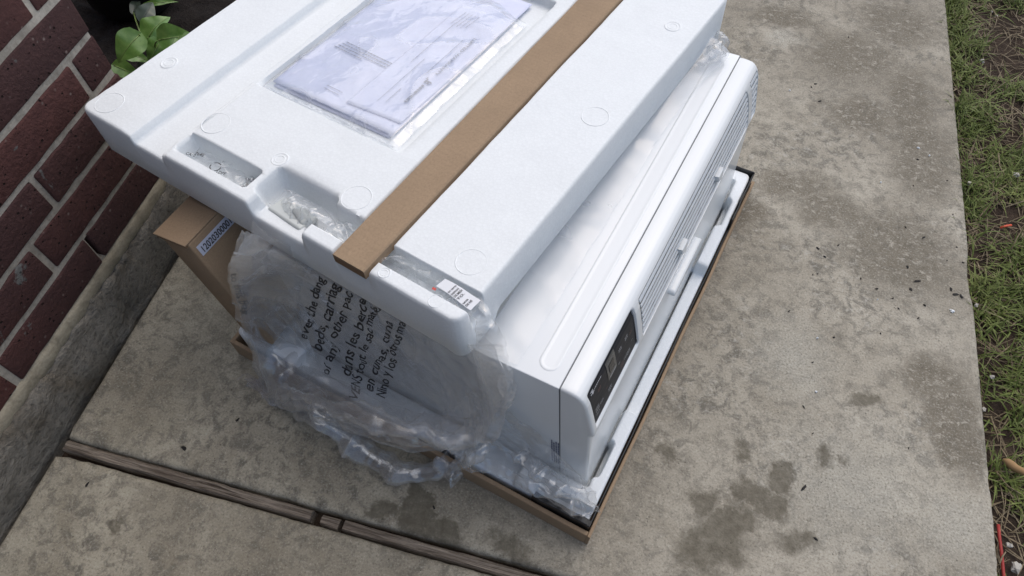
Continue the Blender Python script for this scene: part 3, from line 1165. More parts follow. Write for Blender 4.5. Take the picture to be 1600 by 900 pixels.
def heightfield(name, xs, ys, H, zbot, mat, parent, corner=0.0, holes=None, bottom=None):
    """block whose top is H(x, y); zbot(x, y) gives the lower rim"""
    V, F = [], []
    nx, ny = len(xs), len(ys)
    x0, x1, y0, y1 = xs[0], xs[-1], ys[0], ys[-1]

    def rc(x, y):
        if corner <= 0:
            return x, y
        cx = x0 + corner if x < x0 + corner else x1 - corner if x > x1 - corner else x
        cy = y0 + corner if y < y0 + corner else y1 - corner if y > y1 - corner else y
        dx, dy = x - cx, y - cy
        if dx == 0 or dy == 0:
            return x, y
        m = max(abs(dx), abs(dy))
        L = math.hypot(dx, dy)
        return cx + dx * m / L, cy + dy * m / L
    for x in xs:
        for y in ys:
            X_, Y_ = rc(x, y)
            V.append((X_, Y_, H(x, y)))
    for i in range(nx - 1):
        for j in range(ny - 1):
            F.append((i * ny + j, (i + 1) * ny + j, (i + 1) * ny + j + 1, i * ny + j + 1))
    rim = [i * ny for i in range(nx)] + [(nx - 1) * ny + j for j in range(1, ny)] + [i * ny + ny - 1 for i in range(nx - 2, -1, -1)] + [j for j in range(ny - 2, 0, -1)]
    N = len(rim)
    prev = rim
    gx_, gy_ = (x0 + x1) / 2, (y0 + y1) / 2
    for lev in range(3):
        b = len(V)
        for r in rim:
            x, y, z = V[r]
            zb = zbot(x, y)
            if lev == 0:
                V.append((x, y, z + (zb - z) * 0.5))
            elif lev == 1:
                V.append((x, y, zb + 0.002))
            else:
                V.append((x + 0.002 * (1 if x < gx_ else -1), y + 0.002 * (1 if y < gy_ else -1), zb))
        cur = [b + i for i in range(N)]
        for i in range(N):
            F.append((prev[i], cur[i], cur[(i + 1) % N], prev[(i + 1) % N]))
        prev = cur
    F.append(tuple(prev))
    o = obj(name, V, F, mat, parent, Matrix.Identity(4), smooth=True)
    o.data.set_sharp_from_angle(angle=math.radians(75))
    return o


# foam base the appliance sits in
fb = empty('packing_foam', TRAY)
tag(fb, 'white moulded foam base lying in the cardboard tray under the appliance', 'packing foam')


def soft(x, w=0.0016):
    return 1 - sstep(-w, w, x)


def Hbase(u, v):
    z = 0.050
    # raised corner blocks
    z = max(z, 0.050 + 0.026 * soft(rsd(u, v, -0.02, 0.185, -0.04, 0.118, .004)))
    z = max(z, 0.050 + 0.026 * soft(rsd(u, v, 0.475, 0.80, -0.04, 0.11, .004)))
    z = max(z, 0.050 + 0.020 * soft(rsd(u, v, -0.02, 0.10, 0.50, 0.70, .004)))
    # recesses in the blocks
    z -= 0.030 * soft(rsd(u, v, 0.072, 0.130, 0.0165, 0.06, .006))
    z -= 0.030 * soft(rsd(u, v, 0.565, 0.632, 0.0145, 0.06, .009))
    # seat for the appliance
    z -= 0.022 * soft(rsd(u, v, 0.0535, 0.674, 0.024, 0.53, .004), 0.002)
    d = min(u - 0.0125, 0.700 - u, v - 0.0035, 0.618 - v)
    # the near corner is cut back and shows the black liner
    z -= 0.028 * soft(rsd(u, v, -0.02, 0.0290, -0.04, 0.086, .004), 0.002)
    if d < 0.004:
        z -= 0.004 * (1 - math.sqrt(max(0, 1 - (1 - max(d, 0) / 0.004) ** 2)))
    z += 0.0006 * nz(u * 60, v * 60, 1)
    return z


ub = axis_lines(0.0125, 0.700, 0.012, [0.0545, .072, .130, .185, .0290, .565, .632, .475, .555, .622, .674, .10, 0.0145, 0.0155, 0.698])
vb = axis_lines(0.0035, 0.618, 0.012, [0.0055, 0.0065, 0.0165, .0145, .024, .026, .06, .086, .11, .118, .50, .53, 0.616])
heightfield('foam_block', ub, vb, Hbase, lambda x, y: 0.0075, MAT['foam2'], fb, corner=0.010)

# ------------------------------------------------------------------ the appliance
ac = empty('air_conditioner', ACM @ Matrix.Translation((0, 0, -0.296)))
tag(ac, 'white window air conditioner with louvred front and black control strip, sitting in foam', 'air conditioner')
AI = Matrix.Translation((0, 0, 0.296))                   # children are written from the seam corner at the top
AW, AD, AH = 0.605, 0.415, 0.296


def acc(name, V, F, mat, parent=ac, **kw):
    return obj(name, V, F, mat, parent, AI if parent is ac else Matrix.Identity(4), **kw)


V, F = boxvf(0, AW, 0.0010, AD, -AH, 0)
cab = acc('cabinet', V, F, MAT['cabinet'], bevel=0.0013, seg=3)


def stadium(x0, x1, y0, y1, h, z=0.0, w=0.003, n=10):
    """low pressed rib: outline ring rising to a flat top"""
    r = (y1 - y0) / 2
    cy = (y0 + y1) / 2
    out = []
    for k in range(n + 1):
        a = -math.pi / 2 + math.pi * k / n
        out.append((x1 - r + r * math.cos(a), cy + r * math.sin(a), 0))
    for k in range(n + 1):
        a = math.pi / 2 + math.pi * k / n
        out.append((x0 + r + r * math.cos(a), cy + r * math.sin(a), 0))
    V, F = [], []
    N = len(out)
    for (ins, zz) in ((0, -0.0004), (w * .5, h * .6), (w, h), (w * 1.6, h), (w * 2.4, h * 0.25), (w * 3.0, h * 0.15)):
        for (x, y, _) in out:
            k = 1 - ins / r
            sx = x0 + r if x < x0 + r else x1 - r if x > x1 - r else x
            V.append((sx + (x - sx) * k, cy + (y - cy) * k, z + zz))
    for q in range(5):
        for i in range(N):
            F.append((q * N + i, q * N + (i + 1) % N, (q + 1) * N + (i + 1) % N, (q + 1) * N + i))
    F.append(tuple(5 * N + i for i in range(N)))
    return V, F


for (y0, y1) in ((0.0115, 0.0375), ):
    V, F = stadium(0.013, 0.585, y0, y1, 0.0007, w=0.0022)
    acc('pressed_rib', V, F, MAT['cabinet'], cab, smooth=True)
V, F = boxvf(0.0003, AW - 0.0003, -0.0004, 0.0012, -AH + 0.004, -0.0003)
acc('seam_gap', V, F, MAT['seam'], cab)  # dark strip stands in for shade between cabinet and front

# front moulding: a profile swept along the front, pushed in for control strip and grilles
PROF = [(-0.0005, -AH), (-0.0005, 0.0), (-0.006, 0.0004), (-0.013, 0.0), (-0.019, -0.0012), (-0.0235, -0.0038), (-0.0270, -0.0075), (-0.030, -0.0125), (-0.033, -0.021), (-0.0355, -0.034), (-0.0385, -0.052), (-0.041, -0.068), (-0.0433, -0.082), (-0.0442, -0.090), (-0.0438, -0.0945), (-0.0405, -0.0965), (-0.0400, -0.103), (-0.0405, -0.15), (-0.0410, -0.20), (-0.0415, -0.294), (-0.0005, -0.294)]
core = PROF[1:-1]
# resample the outer line
pl = []
for (a, b) in zip(core, core[1:]):
    L = math.hypot(b[0] - a[0], b[1] - a[1])
    n = max(1, int(L / (0.0016 if b[1] > -0.16 else 0.02)))
    for i in range(n):
        pl.append((a[0] + (b[0] - a[0]) * i / n, a[1] + (b[1] - a[1]) * i / n))
pl.append(core[-1])
nrm = []
for i in range(len(pl)):
    a, b = pl[max(i - 1, 0)], pl[min(i + 1, len(pl) - 1)]
    d = Vector((b[0] - a[0], b[1] - a[1])).normalized()
    nrm.append(Vector((d.y, -d.x)))                      # outward (towards -b / +c)
if nrm[len(nrm) // 2].x > 0:
    nrm = [-n for n in nrm]
GL0, GL1, GR0, GR1 = 0.151, 0.548, 0.566, 0.598


def divx(c):                                             # the upright between the two grilles leans and bows
    t = max(0, min(1, (-c - 0.012) / 0.085))
    return 0.020 * t + 0.010 * math.sin(math.pi * t)


def press(a, c):
    d = 0.0
    d = max(d, 0.0035 * soft(rsd(a, c, 0.0105, 0.1365, -0.0835, -0.0095, .004), 0.0011))
    d = max(d, 0.0105 * soft(rsd(a, c, GL0, GL1 + divx(c) * .6, -0.0865, -0.0125, .003), 0.0011))
    d = max(d, 0.0105 * soft(rsd(a, c, GR0 + divx(c) * .6, GR1, -0.0865, -0.0125, .003), 0.0011))
    return d


As = axis_lines(0.0, AW, 0.011, [0.0105, .1365, GL0, GL1, GL1 + .006, GL1 + .012, GR0, GR0 + .006, GR0 + 0.012, GR1, 0.0015])
V, F = [], []
m = len(pl)
for a in As:
    e = min(a, AW - a)
    ins = 0.004 * (1 - math.sqrt(max(0, 1 - (1 - min(e, 0.004) / 0.004) ** 2)))
    for (p, n) in zip(pl, nrm):
        d = press(a, p[1]) if p[0] < -0.02 else 0
        V.append((a, min(p[0] - n.x * (d + ins), -0.0005), p[1] - n.y * (d + ins)))
for i in range(len(As) - 1):
    for j in range(m - 1):
        F.append((i * m + j, (i + 1) * m + j, (i + 1) * m + j + 1, i * m + j + 1))
b = len(V)
for i, a in enumerate(As):
    V.append((a, -0.0005, -AH + 0.002))
for i in range(len(As) - 1):
    F.append((i * m + m - 1, (i + 1) * m + m - 1, b + i + 1, b + i))
F.append(tuple(j for j in range(m)) + (b,))
F.append(tuple((len(As) - 1) * m + j for j in range(m))[::-1] + (b + len(As) - 1,))
front = acc('front_moulding', V, F, MAT['front'], smooth=True)
front.data.set_sharp_from_angle(angle=math.radians(55))


def onprof(c, off=0.0):
    """point of the front line at height c, moved outward by off"""
    best = None
    for p, n in zip(pl, nrm):
        if p[0] > -0.015:
            continue
        d = abs(p[1] - c)
        if best is None or d < best[0]:
            best = (d, p, n)
    _, p, n = best
    return (p[0] + n.x * off, c + n.y * off)


def skin(name, a0, a1, c0, c1, off, mat, parent, na=6, nc=14, shape=None):
    V, F = [], []
    for i in range(na + 1):
        for j in range(nc + 1):
            a = a0 + (a1 - a0) * i / na
            c = c0 + (c1 - c0) * j / nc
            if shape:
                a, c = shape(a, c, i / na, j / nc)
            b_, c_ = onprof(c, off)
            V.append((a, b_, c_))
    for i in range(na):
        for j in range(nc):
            F.append((i * (nc + 1) + j, (i + 1) * (nc + 1) + j, (i + 1) * (nc + 1) + j + 1, i * (nc + 1) + j + 1))
    return acc(name, V, F, mat, parent, smooth=True)


def panelshape(a, c, s, t):
    # rounded, slightly bowed ends
    return a + (0.5 - s) * 0.008 * 0 + (1 - s) * 0.004 * math.sin(math.pi * t) * -1 + 0.003 * s * t, c


skin('grille_backing', GL0 + 0.002, GL1 + 0.008, -0.0140, -0.0850, -0.0096, MAT['grey_plastic'], ac, 12, 24)
skin('grille_backing', GR0 + 0.010, GR1 - 0.002, -0.0140, -0.0850, -0.0096, MAT['grey_plastic'], ac, 4, 24)
cp = skin('control_panel', 0.0125, 0.1335, -0.0115, -0.0810, -0.0026, MAT['black_gloss'], ac, 10, 30, panelshape)
skin('display', 0.0565, 0.0795, -0.0145, -0.0500, -0.0020, MAT['display'], cp, 6, 14)
skin('display_window', 0.0615, 0.0745, -0.024, -0.0400, -0.0014, MAT['display_lcd'], cp, 4, 8)
skin('trim_facet', 0.1345, 0.1385, -0.010, -0.083, -0.0016, MAT['silver'], ac, 2, 14)


def strokes(seed, a0, c0, wa, wc, rows, mat):
    rnd = random.Random(seed)
    for r in range(rows):
        c = c0 - wc * (r + 0.5) / rows
        a = a0
        while a < a0 + wa:
            L = rnd.uniform(0.001, 0.0024)
            skin('icon', a, min(a + L, a0 + wa), c + 0.0006, c - 0.0006, -0.0019, mat, cp, 1, 1)
            a += L + 0.0008


strokes(1, 0.026, -0.0165, 0.018, 0.003, 1, MAT['icon'])
for i, (a, c, w, r) in enumerate([(0.031, -0.028, 0.007, 2), (0.018, -0.052, 0.009, 3), (0.030, -0.055, 0.008, 2), (0.018, -0.066, 0.009, 1), (0.047, -0.052, 0.004, 1), (0.052, -0.062, 0.009, 2), (0.083, -0.052, 0.004, 1), (0.088, -0.030, 0.008, 2), (0.087, -0.060, 0.009, 3), (0.098, -0.060, 0.008, 2), (0.106, -0.030, 0.008, 2), (0.106, -0.062, 0.009, 2), (0.118, -0.034, 0.007, 2), (0.119, -0.055, 0.007, 1)]):
    strokes(i + 5, a, c, w, 0.0036 * r, r, MAT['icon'] if i % 4 else MAT['icon_red'])
# small bird like emblem before the maker's name
for (a0, a1, c0, c1) in ((0.0175, 0.0235, -0.0150, -0.0166), (0.0195, 0.0225, -0.0166, -0.0205), (0.0165, 0.0190, -0.0175, -0.0188), (0.0215, 0.0250, -0.0182, -0.0192)):
    skin('emblem', a0, a1, c0, c1, -0.0018, MAT['icon'], cp, 1, 2)
# dimmer lines printed round the display
for c in (-0.0172, -0.0195, -0.0435, -0.0462):
    skin('icon', 0.0595, 0.0765, c + 0.0004, c - 0.0004, -0.0013, MAT['icon'], cp, 1, 1)

# louvres
nsl = 7
for k in range(nsl):
    c0 = -0.0165 - k * 0.0107

    def slat(a0f, a1f):
        V, F = [], []
        rows = [(-0.0014, 0.0026), (-0.0002, 0.0029), (0.0004, 0.0), (-0.0001, -0.0029), (-0.0014, -0.0026)]
        for e in (0, 1):
            for off, dc in rows:
                c = c0 + dc
                b_, c2 = onprof(c, off - 0.0004)
                a = a0f(c) if e == 0 else a1f(c)
                V.append((a, b_, c2))
        n = len(rows)
        F += [(i, (i + 1) % n, n + (i + 1) % n, n + i) for i in range(n)] + [tuple(range(n))[::-1], tuple(range(n, 2 * n))]
        return V, F
    V, F = slat(lambda c: GL0 + 0.0005 + 0.004 * math.sin(math.pi * (-c / 0.09)) * 0.6, lambda c: GL1 - 0.001 + divx(c) * .6)
    acc('louvre', V, F, MAT['slat'], ac)
    V, F = slat(lambda c: GR0 + 0.001 + divx(c) * .6, lambda c: GR1 - 0.0008)
    acc('louvre', V, F, MAT['slat'], ac)
# dark depth behind the louvres with the little dividers that cross it
for k in range(9):
    a = GL0 + 0.045 + k * 0.042
    V, F = [], []
    for j in range(13):
        c = -0.014 - 0.072 * j / 12
        b1, c1 = onprof(c, -0.0080)
        b2, c2 = onprof(c, -0.0022)
        V += [(a, b1, c1), (a, b2, c2), (a + 0.0016, b2, c2), (a + 0.0016, b1, c1)]
    for j in range(12):
        for q in range(4):
            F.append((j * 4 + q, j * 4 + (q + 1) % 4, j * 4 + 4 + (q + 1) % 4, j * 4 + 4 + q))
    acc('grille_divider', V, F, MAT['grey_plastic'], ac)


def tab(a, c, w, h):
    """thumb tab standing out of the louvres, pointed like a shield"""
    V, F = [], []
    out = [(-w / 2, h * 0.45), (w / 2, h * 0.5), (w * 0.5, -h * 0.1), (w * 0.1, -h * 0.55), (-w * 0.45, -h * 0.2)]
    for off in (-0.004, 0.0045, 0.0055):
        for (x, y) in out:
            k = 0.85 if off > 0.005 else 1
            b_, c_ = onprof(c + y * k, off)
            V.append((a + x * k, b_, c_))
    n = len(out)
    for q in range(2):
        F += [(q * n + i, q * n + (i + 1) % n, q * n + n + (i + 1) % n, q * n + n + i) for i in range(n)]
    F.append(tuple(range(2 * n, 3 * n)))
    acc('louvre_tab', V, F, MAT['front'], ac)


tab(0.283, -0.062, 0.020, 0.016)
tab(0.424, -0.062, 0.020, 0.016)


def pill(a0, a1, c, r, off):
    V, F = [], []
    n = 10
    out = []
    for k in range(n + 1):
        t = -math.pi / 2 + math.pi * k / n
        out.append((a1 - r + r * math.cos(t), c + r * math.sin(t)))
    for k in range(n + 1):
        t = math.pi / 2 + math.pi * k / n
        out.append((a0 + r + r * math.cos(t), c + r * math.sin(t)))
    N = len(out)
    for (k, o) in ((1.0, -0.002), (1.0, off * .7), (0.8, off)):
        for (a, cc) in out:
            b_, c_ = onprof(c + (cc - c) * k, o)
            V.append((a, b_, c_))
    for q in range(2):
        F += [(q * N + i, q * N + (i + 1) % N, q * N + N + (i + 1) % N, q * N + N + i) for i in range(N)]
    F.append(tuple(range(2 * N, 3 * N)))
    acc('grip_rail', V, F, MAT['front'], ac, smooth=True)


pill(0.262, 0.372, -0.1455, 0.006, 0.010)
# printed notice on the cabinet side
rnd = random.Random(3)
for k in range(4):
    c = -0.165 - (0.006 if k == 1 else 0.0)
    while c > -0.242:
        L = rnd.uniform(0.003, 0.010)
        bb0 = 0.012 - 0.0032 * k + 0.0005
        V = [(-0.0006, bb0, c), (-0.0006, bb0 - 0.0017, c), (-0.0006, bb0 - 0.0017, c - L), (-0.0006, bb0, c - L)]
        acc('notice_print', V, [(0, 1, 2, 3)], MAT['ink_blue'], cab)
        c -= L + 0.0013

# ------------------------------------------------------------------ foam cap lying askew on top
cap = empty('packing_foam', FOAM)
tag(cap, 'large white moulded foam cap with pockets resting askew on top of the appliance', 'packing foam')
S0, S1, T0, T1 = -0.0195, 0.642, 0.006, 0.629


def gr(s):
    return 0.127 + 0.010 * s, 0.178 + 0.020 * s


def Hcap(s, t):
    g0, g1 = gr(s)
    d = 0.0
    sl = 0.0017
    d = max(d, 0.0120 * soft(max(g0 - t, t - g1), sl))                                    # channel of the brown strip
    d = max(d, 0.0150 * soft(max(0.468 + 0.012 * s - t, t - 0.527), 0.0022))              # open channel by the left bar
    d = max(d, 0.0032 * sstep(0.548, 0.522, t) * (1 if t > 0.46 else 0) * soft(t - 0.60))
    d = max(d, 0.0130 * soft(rsd(s, t, 0.140, 0.498, 0.2115, 0.4600, .006), sl))          # pocket of the papers
    d = max(d, 0.0330 * soft(rsd(s, t, -0.0020, 0.0270, 0.3330, 0.4600, .005), 0.0022))   # small bag pocket
    d = max(d, 0.0360 * soft(rsd(s, t, 0.0010, 0.0440, 0.2240, 0.3200, .008), 0.0032))    # second pocket
    d = max(d, 0.0360 * soft(rsd(s, t, 0.0010, 0.0340, 0.1700, 0.2400, .006), 0.0026))
    d = max(d, 0.0230 * soft(rsd(s, t, -0.05, 0.0100, 0.2270, 0.3120, .006), 0.0026))     # its lowered lip
    d = max(d, 0.0360 * soft(rsd(s, t, 0.0000, 0.0235, -0.05, 0.1560, .004), sl))         # trough behind the end wall
    d = max(d, 0.0130 * soft(max(s - 0.0, 0.118 - t, t - 0.18), 0.001)) if False else d
    e = min(s - S0, S1 - s, t - T0, T1 - t)
    if e < 0.005:
        d += 0.005 * (1 - math.sqrt(max(0, 1 - (1 - max(e, 0) / 0.005) ** 2)))
    return -d + 0.0006 * nz(s * 40, t * 40, 2) + 0.0010 * nz(s * 7, t * 7, 6) + 0.0006 * nz(s * 130, t * 130, 8) * (1 - sstep(0.0, 0.012, e))


def cap_bottom(s, t):
    if t < 0.02:                                         # arched lower edge on the open side, feet at both ends
        return -0.058 - 0.018 * max(1 - sstep(0.035, 0.05, s), sstep(0.578, 0.590, s))
    return -0.072


ss = axis_lines(S0, S1, 0.012, [S0 + .001, S0 + .0025, S0 + .0045, S1 - .001, S1 - .003, -0.002, 0.0, 0.001, 0.010, 0.0235, .027, .034, 0.044, .140, .498, 0.584])
ts = axis_lines(T0, T1, 0.012, [T0 + .001, T0 + .0025, T0 + .0045, T1 - .001, T1 - .003, 0.127, .130, .133, .156, .170, 0.178, .182, .186, .190, 0.2115, .224, .227, .240, .312, .320, .333, .460, .468, .471, .474, 0.527])
heightfield('cap_block', ss, ts, Hcap, cap_bottom, MAT['foam'], cap, corner=0.014)


def mark(s, t, r, h, dbl):
    V, F = [], []
    n = 36
    if dbl:
        pr_ = [(r, -0.0006), (r * 0.92, h * .5), (r * 0.82, h * .5), (r * 0.72, -0.0006), (r * 0.60, -0.0006), (r * 0.54, h * .2), (r * 0.48, h * .2), (r * .42, -0.0006)]
    else:
        pr_ = [(r, -0.0006), (r * .965, h * .22), (r * .93, h * .22), (r * .89, -0.0006)]
    V, F = lathe(pr_, n)
    z = Hcap(s, t) + 0.0002
    obj('mould_mark', V, F, MAT['foam'], cap, Matrix.Translation((s, t, z)), smooth=True)


for (s, t, r, d) in ((0.106, 0.597, .0125, 1), (0.008, 0.600, .020, 0), (0.056, 0.447, .0195, 0), (0.053, 0.329, .0115, 1), (0.0555, 0.2075, .0190, 0), (0.052, 0.041, .0180, 0), (0.317, 0.042, .0180, 0), (0.531, 0.043, .0120, 1), (-0.0095, 0.111, .0075, 1), (-0.0085, 0.042, .0085, 0)):
    mark(s, t, r, 0.0011, d)

# ------------------------------------------------------------------ brown cardboard strip in the cap's channel
strip = empty('cardboard_strip', FOAM)
tag(strip, 'long tan cardboard strip lying in the channel of the foam cap', 'cardboard strip')


def stripvf(z0, z1, ins):
    V, F = [], []
    n = 40
    for i in range(n + 1):
        s = -0.0215 + (0.66 + 0.0215) * i / n
        t0, t1 = 0.1295 + 0.0085 * s + ins, 0.1750 + 0.0225 * s - ins * 0
        w = 0.0007 * nz(s * 12, 3)
        for (t, z) in ((t0, z0), (t0, z1 - 0.0016), (t0 + 0.0016, z1), (t1 - 0.0012, z1), (t1, z1 - 0.0012), (t1, z0)):
            V.append((s, t, z + w))
    for i in range(n):
        for j in range(6):
            F.append((i * 6 + j, i * 6 + (j + 1) % 6, i * 6 + 6 + (j + 1) % 6, i * 6 + 6 + j))
    F.append(tuple(range(6))[::-1])
    F.append(tuple(n * 6 + j for j in range(6)))
    return V, F


V, F = stripvf(-0.0118, 0.0020, 0.0)
so = obj('strip_board', V, F, MAT['card'], strip, Matrix.Identity(4), smooth=True)
so.data.set_sharp_from_angle(angle=math.radians(35))
V = [(-0.0217, 0.1305, -0.0116), (-0.0217, 0.1735, -0.0116), (-0.0217, 0.1735, -0.0012), (-0.0217, 0.1305, -0.0012)]
obj('strip_end', V, [(0, 1, 2, 3)], MAT['card_dark'], strip, Matrix.Identity(4))
# ------------------------------------------------------------------ text and film helpers
from mathutils.bvhtree import BVHTree
from mathutils import geometry


def text_shape(body, shear=0.0, offset=0.0):
    cu = bpy.data.curves.new('lettering', 'FONT')
    cu.body = body
    cu.size = 1.0
    cu.shear = shear
    cu.offset = offset
    cu.resolution_u = 3
    to = bpy.data.objects.new('lettering', cu)
    COL.objects.link(to)
    bpy.context.view_layer.update()
    me = bpy.data.meshes.new_from_object(to.evaluated_get(bpy.context.evaluated_depsgraph_get()))
    V = [(v.co.x, v.co.y) for v in me.vertices]
    F = [tuple(p.vertices) for p in me.polygons]
    bpy.data.objects.remove(to)
    bpy.data.curves.remove(cu)
    bpy.data.meshes.remove(me)
    w = max(x for x, y in V)
    return V, F, w


def cr(p0, p1, p2, p3, t):
    return 0.5 * ((2 * p1) + (p2 - p0) * t + (2 * p0 - 5 * p1 + 4 * p2 - p3) * t * t + (3 * p1 - p0 - 3 * p2 + p3) * t ** 3)


def spline(pts, x):
    n = len(pts) - 1
    f = min(max(x, 0), 0.99999) * n
    i = int(f)
    return cr(pts[max(i - 1, 0)], pts[i], pts[i + 1], pts[min(i + 2, n)], f - i)


def ridge(q):
    return (1.0 - min(1.0, abs(noise.noise(q)) * 3.0)) ** 1.4


HANG = Vector((0.25, -0.35, -0.9)).normalized()
HA = HANG.cross(Vector((0, 0, 1))).normalized()
HB = HA.cross(HANG)


FOLD = []


def with_folds(o, vals):
    at_ = o.data.attributes.new('fold', 'FLOAT', 'POINT')
    at_.data.foreach_set('value', vals[:len(o.data.vertices)])
    return o


def crumple(p, f, seed):
    o = Vector((seed * 7.3, seed * 1.9, 0))
    w = p + 0.012 * noise.noise_vector(p * f * 0.6 + o)
    a, b, c = w.dot(HA) * f, w.dot(HB) * f, w.dot(HANG) * f
    r1 = ridge(Vector((a * 0.95, b * 0.95, c * 0.17)) + o)                       # long folds down the sheet
    r2 = ridge(Vector((a * 0.8 + c * 0.9, b, c * 0.6 - a * 0.8)) * 0.9 + o * 2)     # folds across them
    r3 = ridge(Vector((a * 1.6 - c * 1.4, b * 1.6, c * 1.5 + a)) * 1.15 + o * 3)     # fine creases
    FOLD.append(max(r1, 0.85 * r2, 0.7 * r3) ** 6)
    return 1.0 * (r1 - 0.3) + 0.38 * (r2 - 0.3) + 0.16 * (r3 - 0.3) + 0.6 * noise.noise(Vector((a, b, c)) * 0.45 + o)


TINV = TRAY.inverted()


def guard(p):
    """keep plastic outside the appliance's near side and above the ground"""
    q = TINV @ p
    if 0.0556 < q.x < 0.30 and q.y < 0.505 and 0.06 < q.z < 0.336 - 0.0628 * (q.y - 0.0855):
        q.x = 0.0556
    if q.z < 0.0015:
        q.z = 0.0015 + 0.0003 * abs(q.z)
    return TRAY @ q


def film_mesh(rows, nu, nv, amp, f, seed, edge=0.0, keep=None, fold=0.0):
    V, F = [], []
    base = []
    for i in range(nu):
        u = i / (nu - 1)
        col = [spline(r, u) for r in rows]
        for j in range(nv):
            v = j / (nv - 1)
            uu = u
            base.append(spline(col, v))
    for i in range(nu):
        for j in range(nv):
            a = base[max(i - 1, 0) * nv + j]
            b = base[min(i + 1, nu - 1) * nv + j]
            c = base[i * nv + max(j - 1, 0)]
            d = base[i * nv + min(j + 1, nv - 1)]
            n = (b - a).cross(d - c)
            if n.length < 1e-9:
                n = Vector((0, 0, 1))
            n.normalize()
            p = base[i * nv + j]
            if n.dot(CAM - p) < 0:
                n = -n
            k = amp * (1.0 if not callable(fold) else fold(i / (nu - 1), j / (nv - 1)))
            q = p + n * (k * crumple(p, f, seed))
            if edge:
                for (e, ax) in ((min(i, nu - 1 - i) / nu, b - a), (min(j, nv - 1 - j) / nv, d - c)):
                    if e < 0.02:
                        q += ax.normalized() * (edge * noise.noise(p * 60 + Vector((seed, 0, 0))))
            V.append(keep(q) if keep else q)
    for i in range(nu - 1):
        for j in range(nv - 1):
            F.append((i * nv + j, (i + 1) * nv + j, (i + 1) * nv + j + 1, i * nv + j + 1))
    return V, F


def film(name, root, rows, nu, nv, amp, f, seed, mat, edge=0.004, keep=None, fold=0.0):
    FOLD.clear()
    V, F = film_mesh(rows, nu, nv, amp, f, seed, edge, keep, fold)
    inv = root.matrix_world.inverted()
    o = with_folds(obj(name, [inv @ p for p in V], F, mat, root, Matrix.Identity(4), smooth=True), list(FOLD))
    return o, V, F


def rope(pts, rad, seg, sides, seed, f, amp):
    FOLD.clear()
    V, F = [], []
    for i in range(seg):
        u = i / (seg - 1)
        p = spline(pts, u)
        d = (spline(pts, min(u + 0.01, 1)) - spline(pts, max(u - 0.01, 0))).normalized()
        s = d.cross(ZZ).normalized()
        t = s.cross(d)
        rr = rad[0] + (rad[1] - rad[0]) * u if isinstance(rad, tuple) else spline([Vector((r, 0, 0)) for r in rad], u).x
        for k in range(sides + 1):
            an = 6.28318 * k / sides + u * 2.5
            dirv = s * math.cos(an) + t * math.sin(an) * 0.75
            q = p + dirv * rr
            q += dirv * amp * crumple(q, f, seed) * 1.2
            V.append(guard(q))
    n = sides + 1
    for i in range(seg - 1):
        for k in range(sides):
            F.append((i * n + k, i * n + k + 1, (i + 1) * n + k + 1, (i + 1) * n + k))
    return V, F


def W(px, py, u):
    return pu(px, py, u)


# ------------------------------------------------------------------ big plastic bag pulled half off the appliance
bag = empty('plastic_bag', Matrix.Translation(TRAY @ Vector((-0.02, 0.3, 0.0))))
tag(bag, 'large milky plastic bag with printed warnings hanging crumpled down the appliance side', 'plastic bag')
rowsA = [
    [W(382, 354, .012), W(428, 384, .044), W(482, 416, .056), W(560, 448, .056), W(650, 503, .054), W(745, 535, .050)],
    [W(370, 384, .010), W(416, 414, .038), W(472, 448, .054), W(550, 492, .052), W(650, 548, .050), W(770, 560, .044)],
    [W(360, 432, .008), W(405, 455, .034), W(462, 496, .050), W(545, 545, .046), W(655, 596, .044), W(788, 600, .036)],
    [W(380, 505, .006), W(420, 530, .022), W(470, 555, .032), W(555, 600, .028), W(655, 640, .026), W(778, 645, .024)],
    [W(404, 575, -.012), W(440, 590, -.010), W(485, 605, -.008), W(560, 642, -.006), W(655, 668, .000), W(760, 680, .008)],
    [W(414, 625, -.030), W(448, 628, -.036), W(490, 640, -.036), W(560, 670, -.030), W(650, 692, -.016), W(742, 696, .000)],
    [W(428, 652, -.030), W(455, 645, -.026), W(500, 648, -.020), W(560, 664, -.010), W(645, 690, -.004), W(732, 694, .008)],
]


def foldA(u, v):
    return 0.55 + 0.7 * sstep(0.45, 0.8, v) + 0.5 * sstep(0.82, 0.95, u) + 0.9 * (1 - sstep(0.1, 0.3, u))


oA, VA, FA = film('film', bag, rowsA, 150, 130, 0.0080, 15, 1, MAT['film'], 0.004, guard, foldA)
# second layer behind it, tucked against the cabinet
rowsB = [[p + (TU * 0.012 if k < 3 else TU * 0.02) + ZZ * (0.0 if k < 4 else 0.012) for p in r] for k, r in enumerate(rowsA[:6])]
film('film', bag, rowsB, 90, 80, 0.008, 13, 5, MAT['film_clear'], 0.004, guard, foldA)
# plies of the bag's left flank and of its sagging bottom
rowsL = [[r[0] + TU * -0.004, r[0].lerp(r[1], .5) + TU * -0.010, r[1] + TU * -0.006, r[2] + TU * -0.003] for r in rowsA[:6]]
film('film', bag, rowsL, 80, 140, 0.0090, 18, 61, MAT['film_thick'], 0.003, guard)
rowsM = [[p + TU * -0.006 + ZZ * dz for p in r] for r, dz in ((rowsA[3], 0.0), (rowsA[4], 0.004), (rowsA[5], 0.006), ([p + ZZ * -0.014 for p in rowsA[5]], 0.0))]
film('film', bag, rowsM, 180, 90, 0.0080, 15, 71, MAT['film'], 0.004, guard)
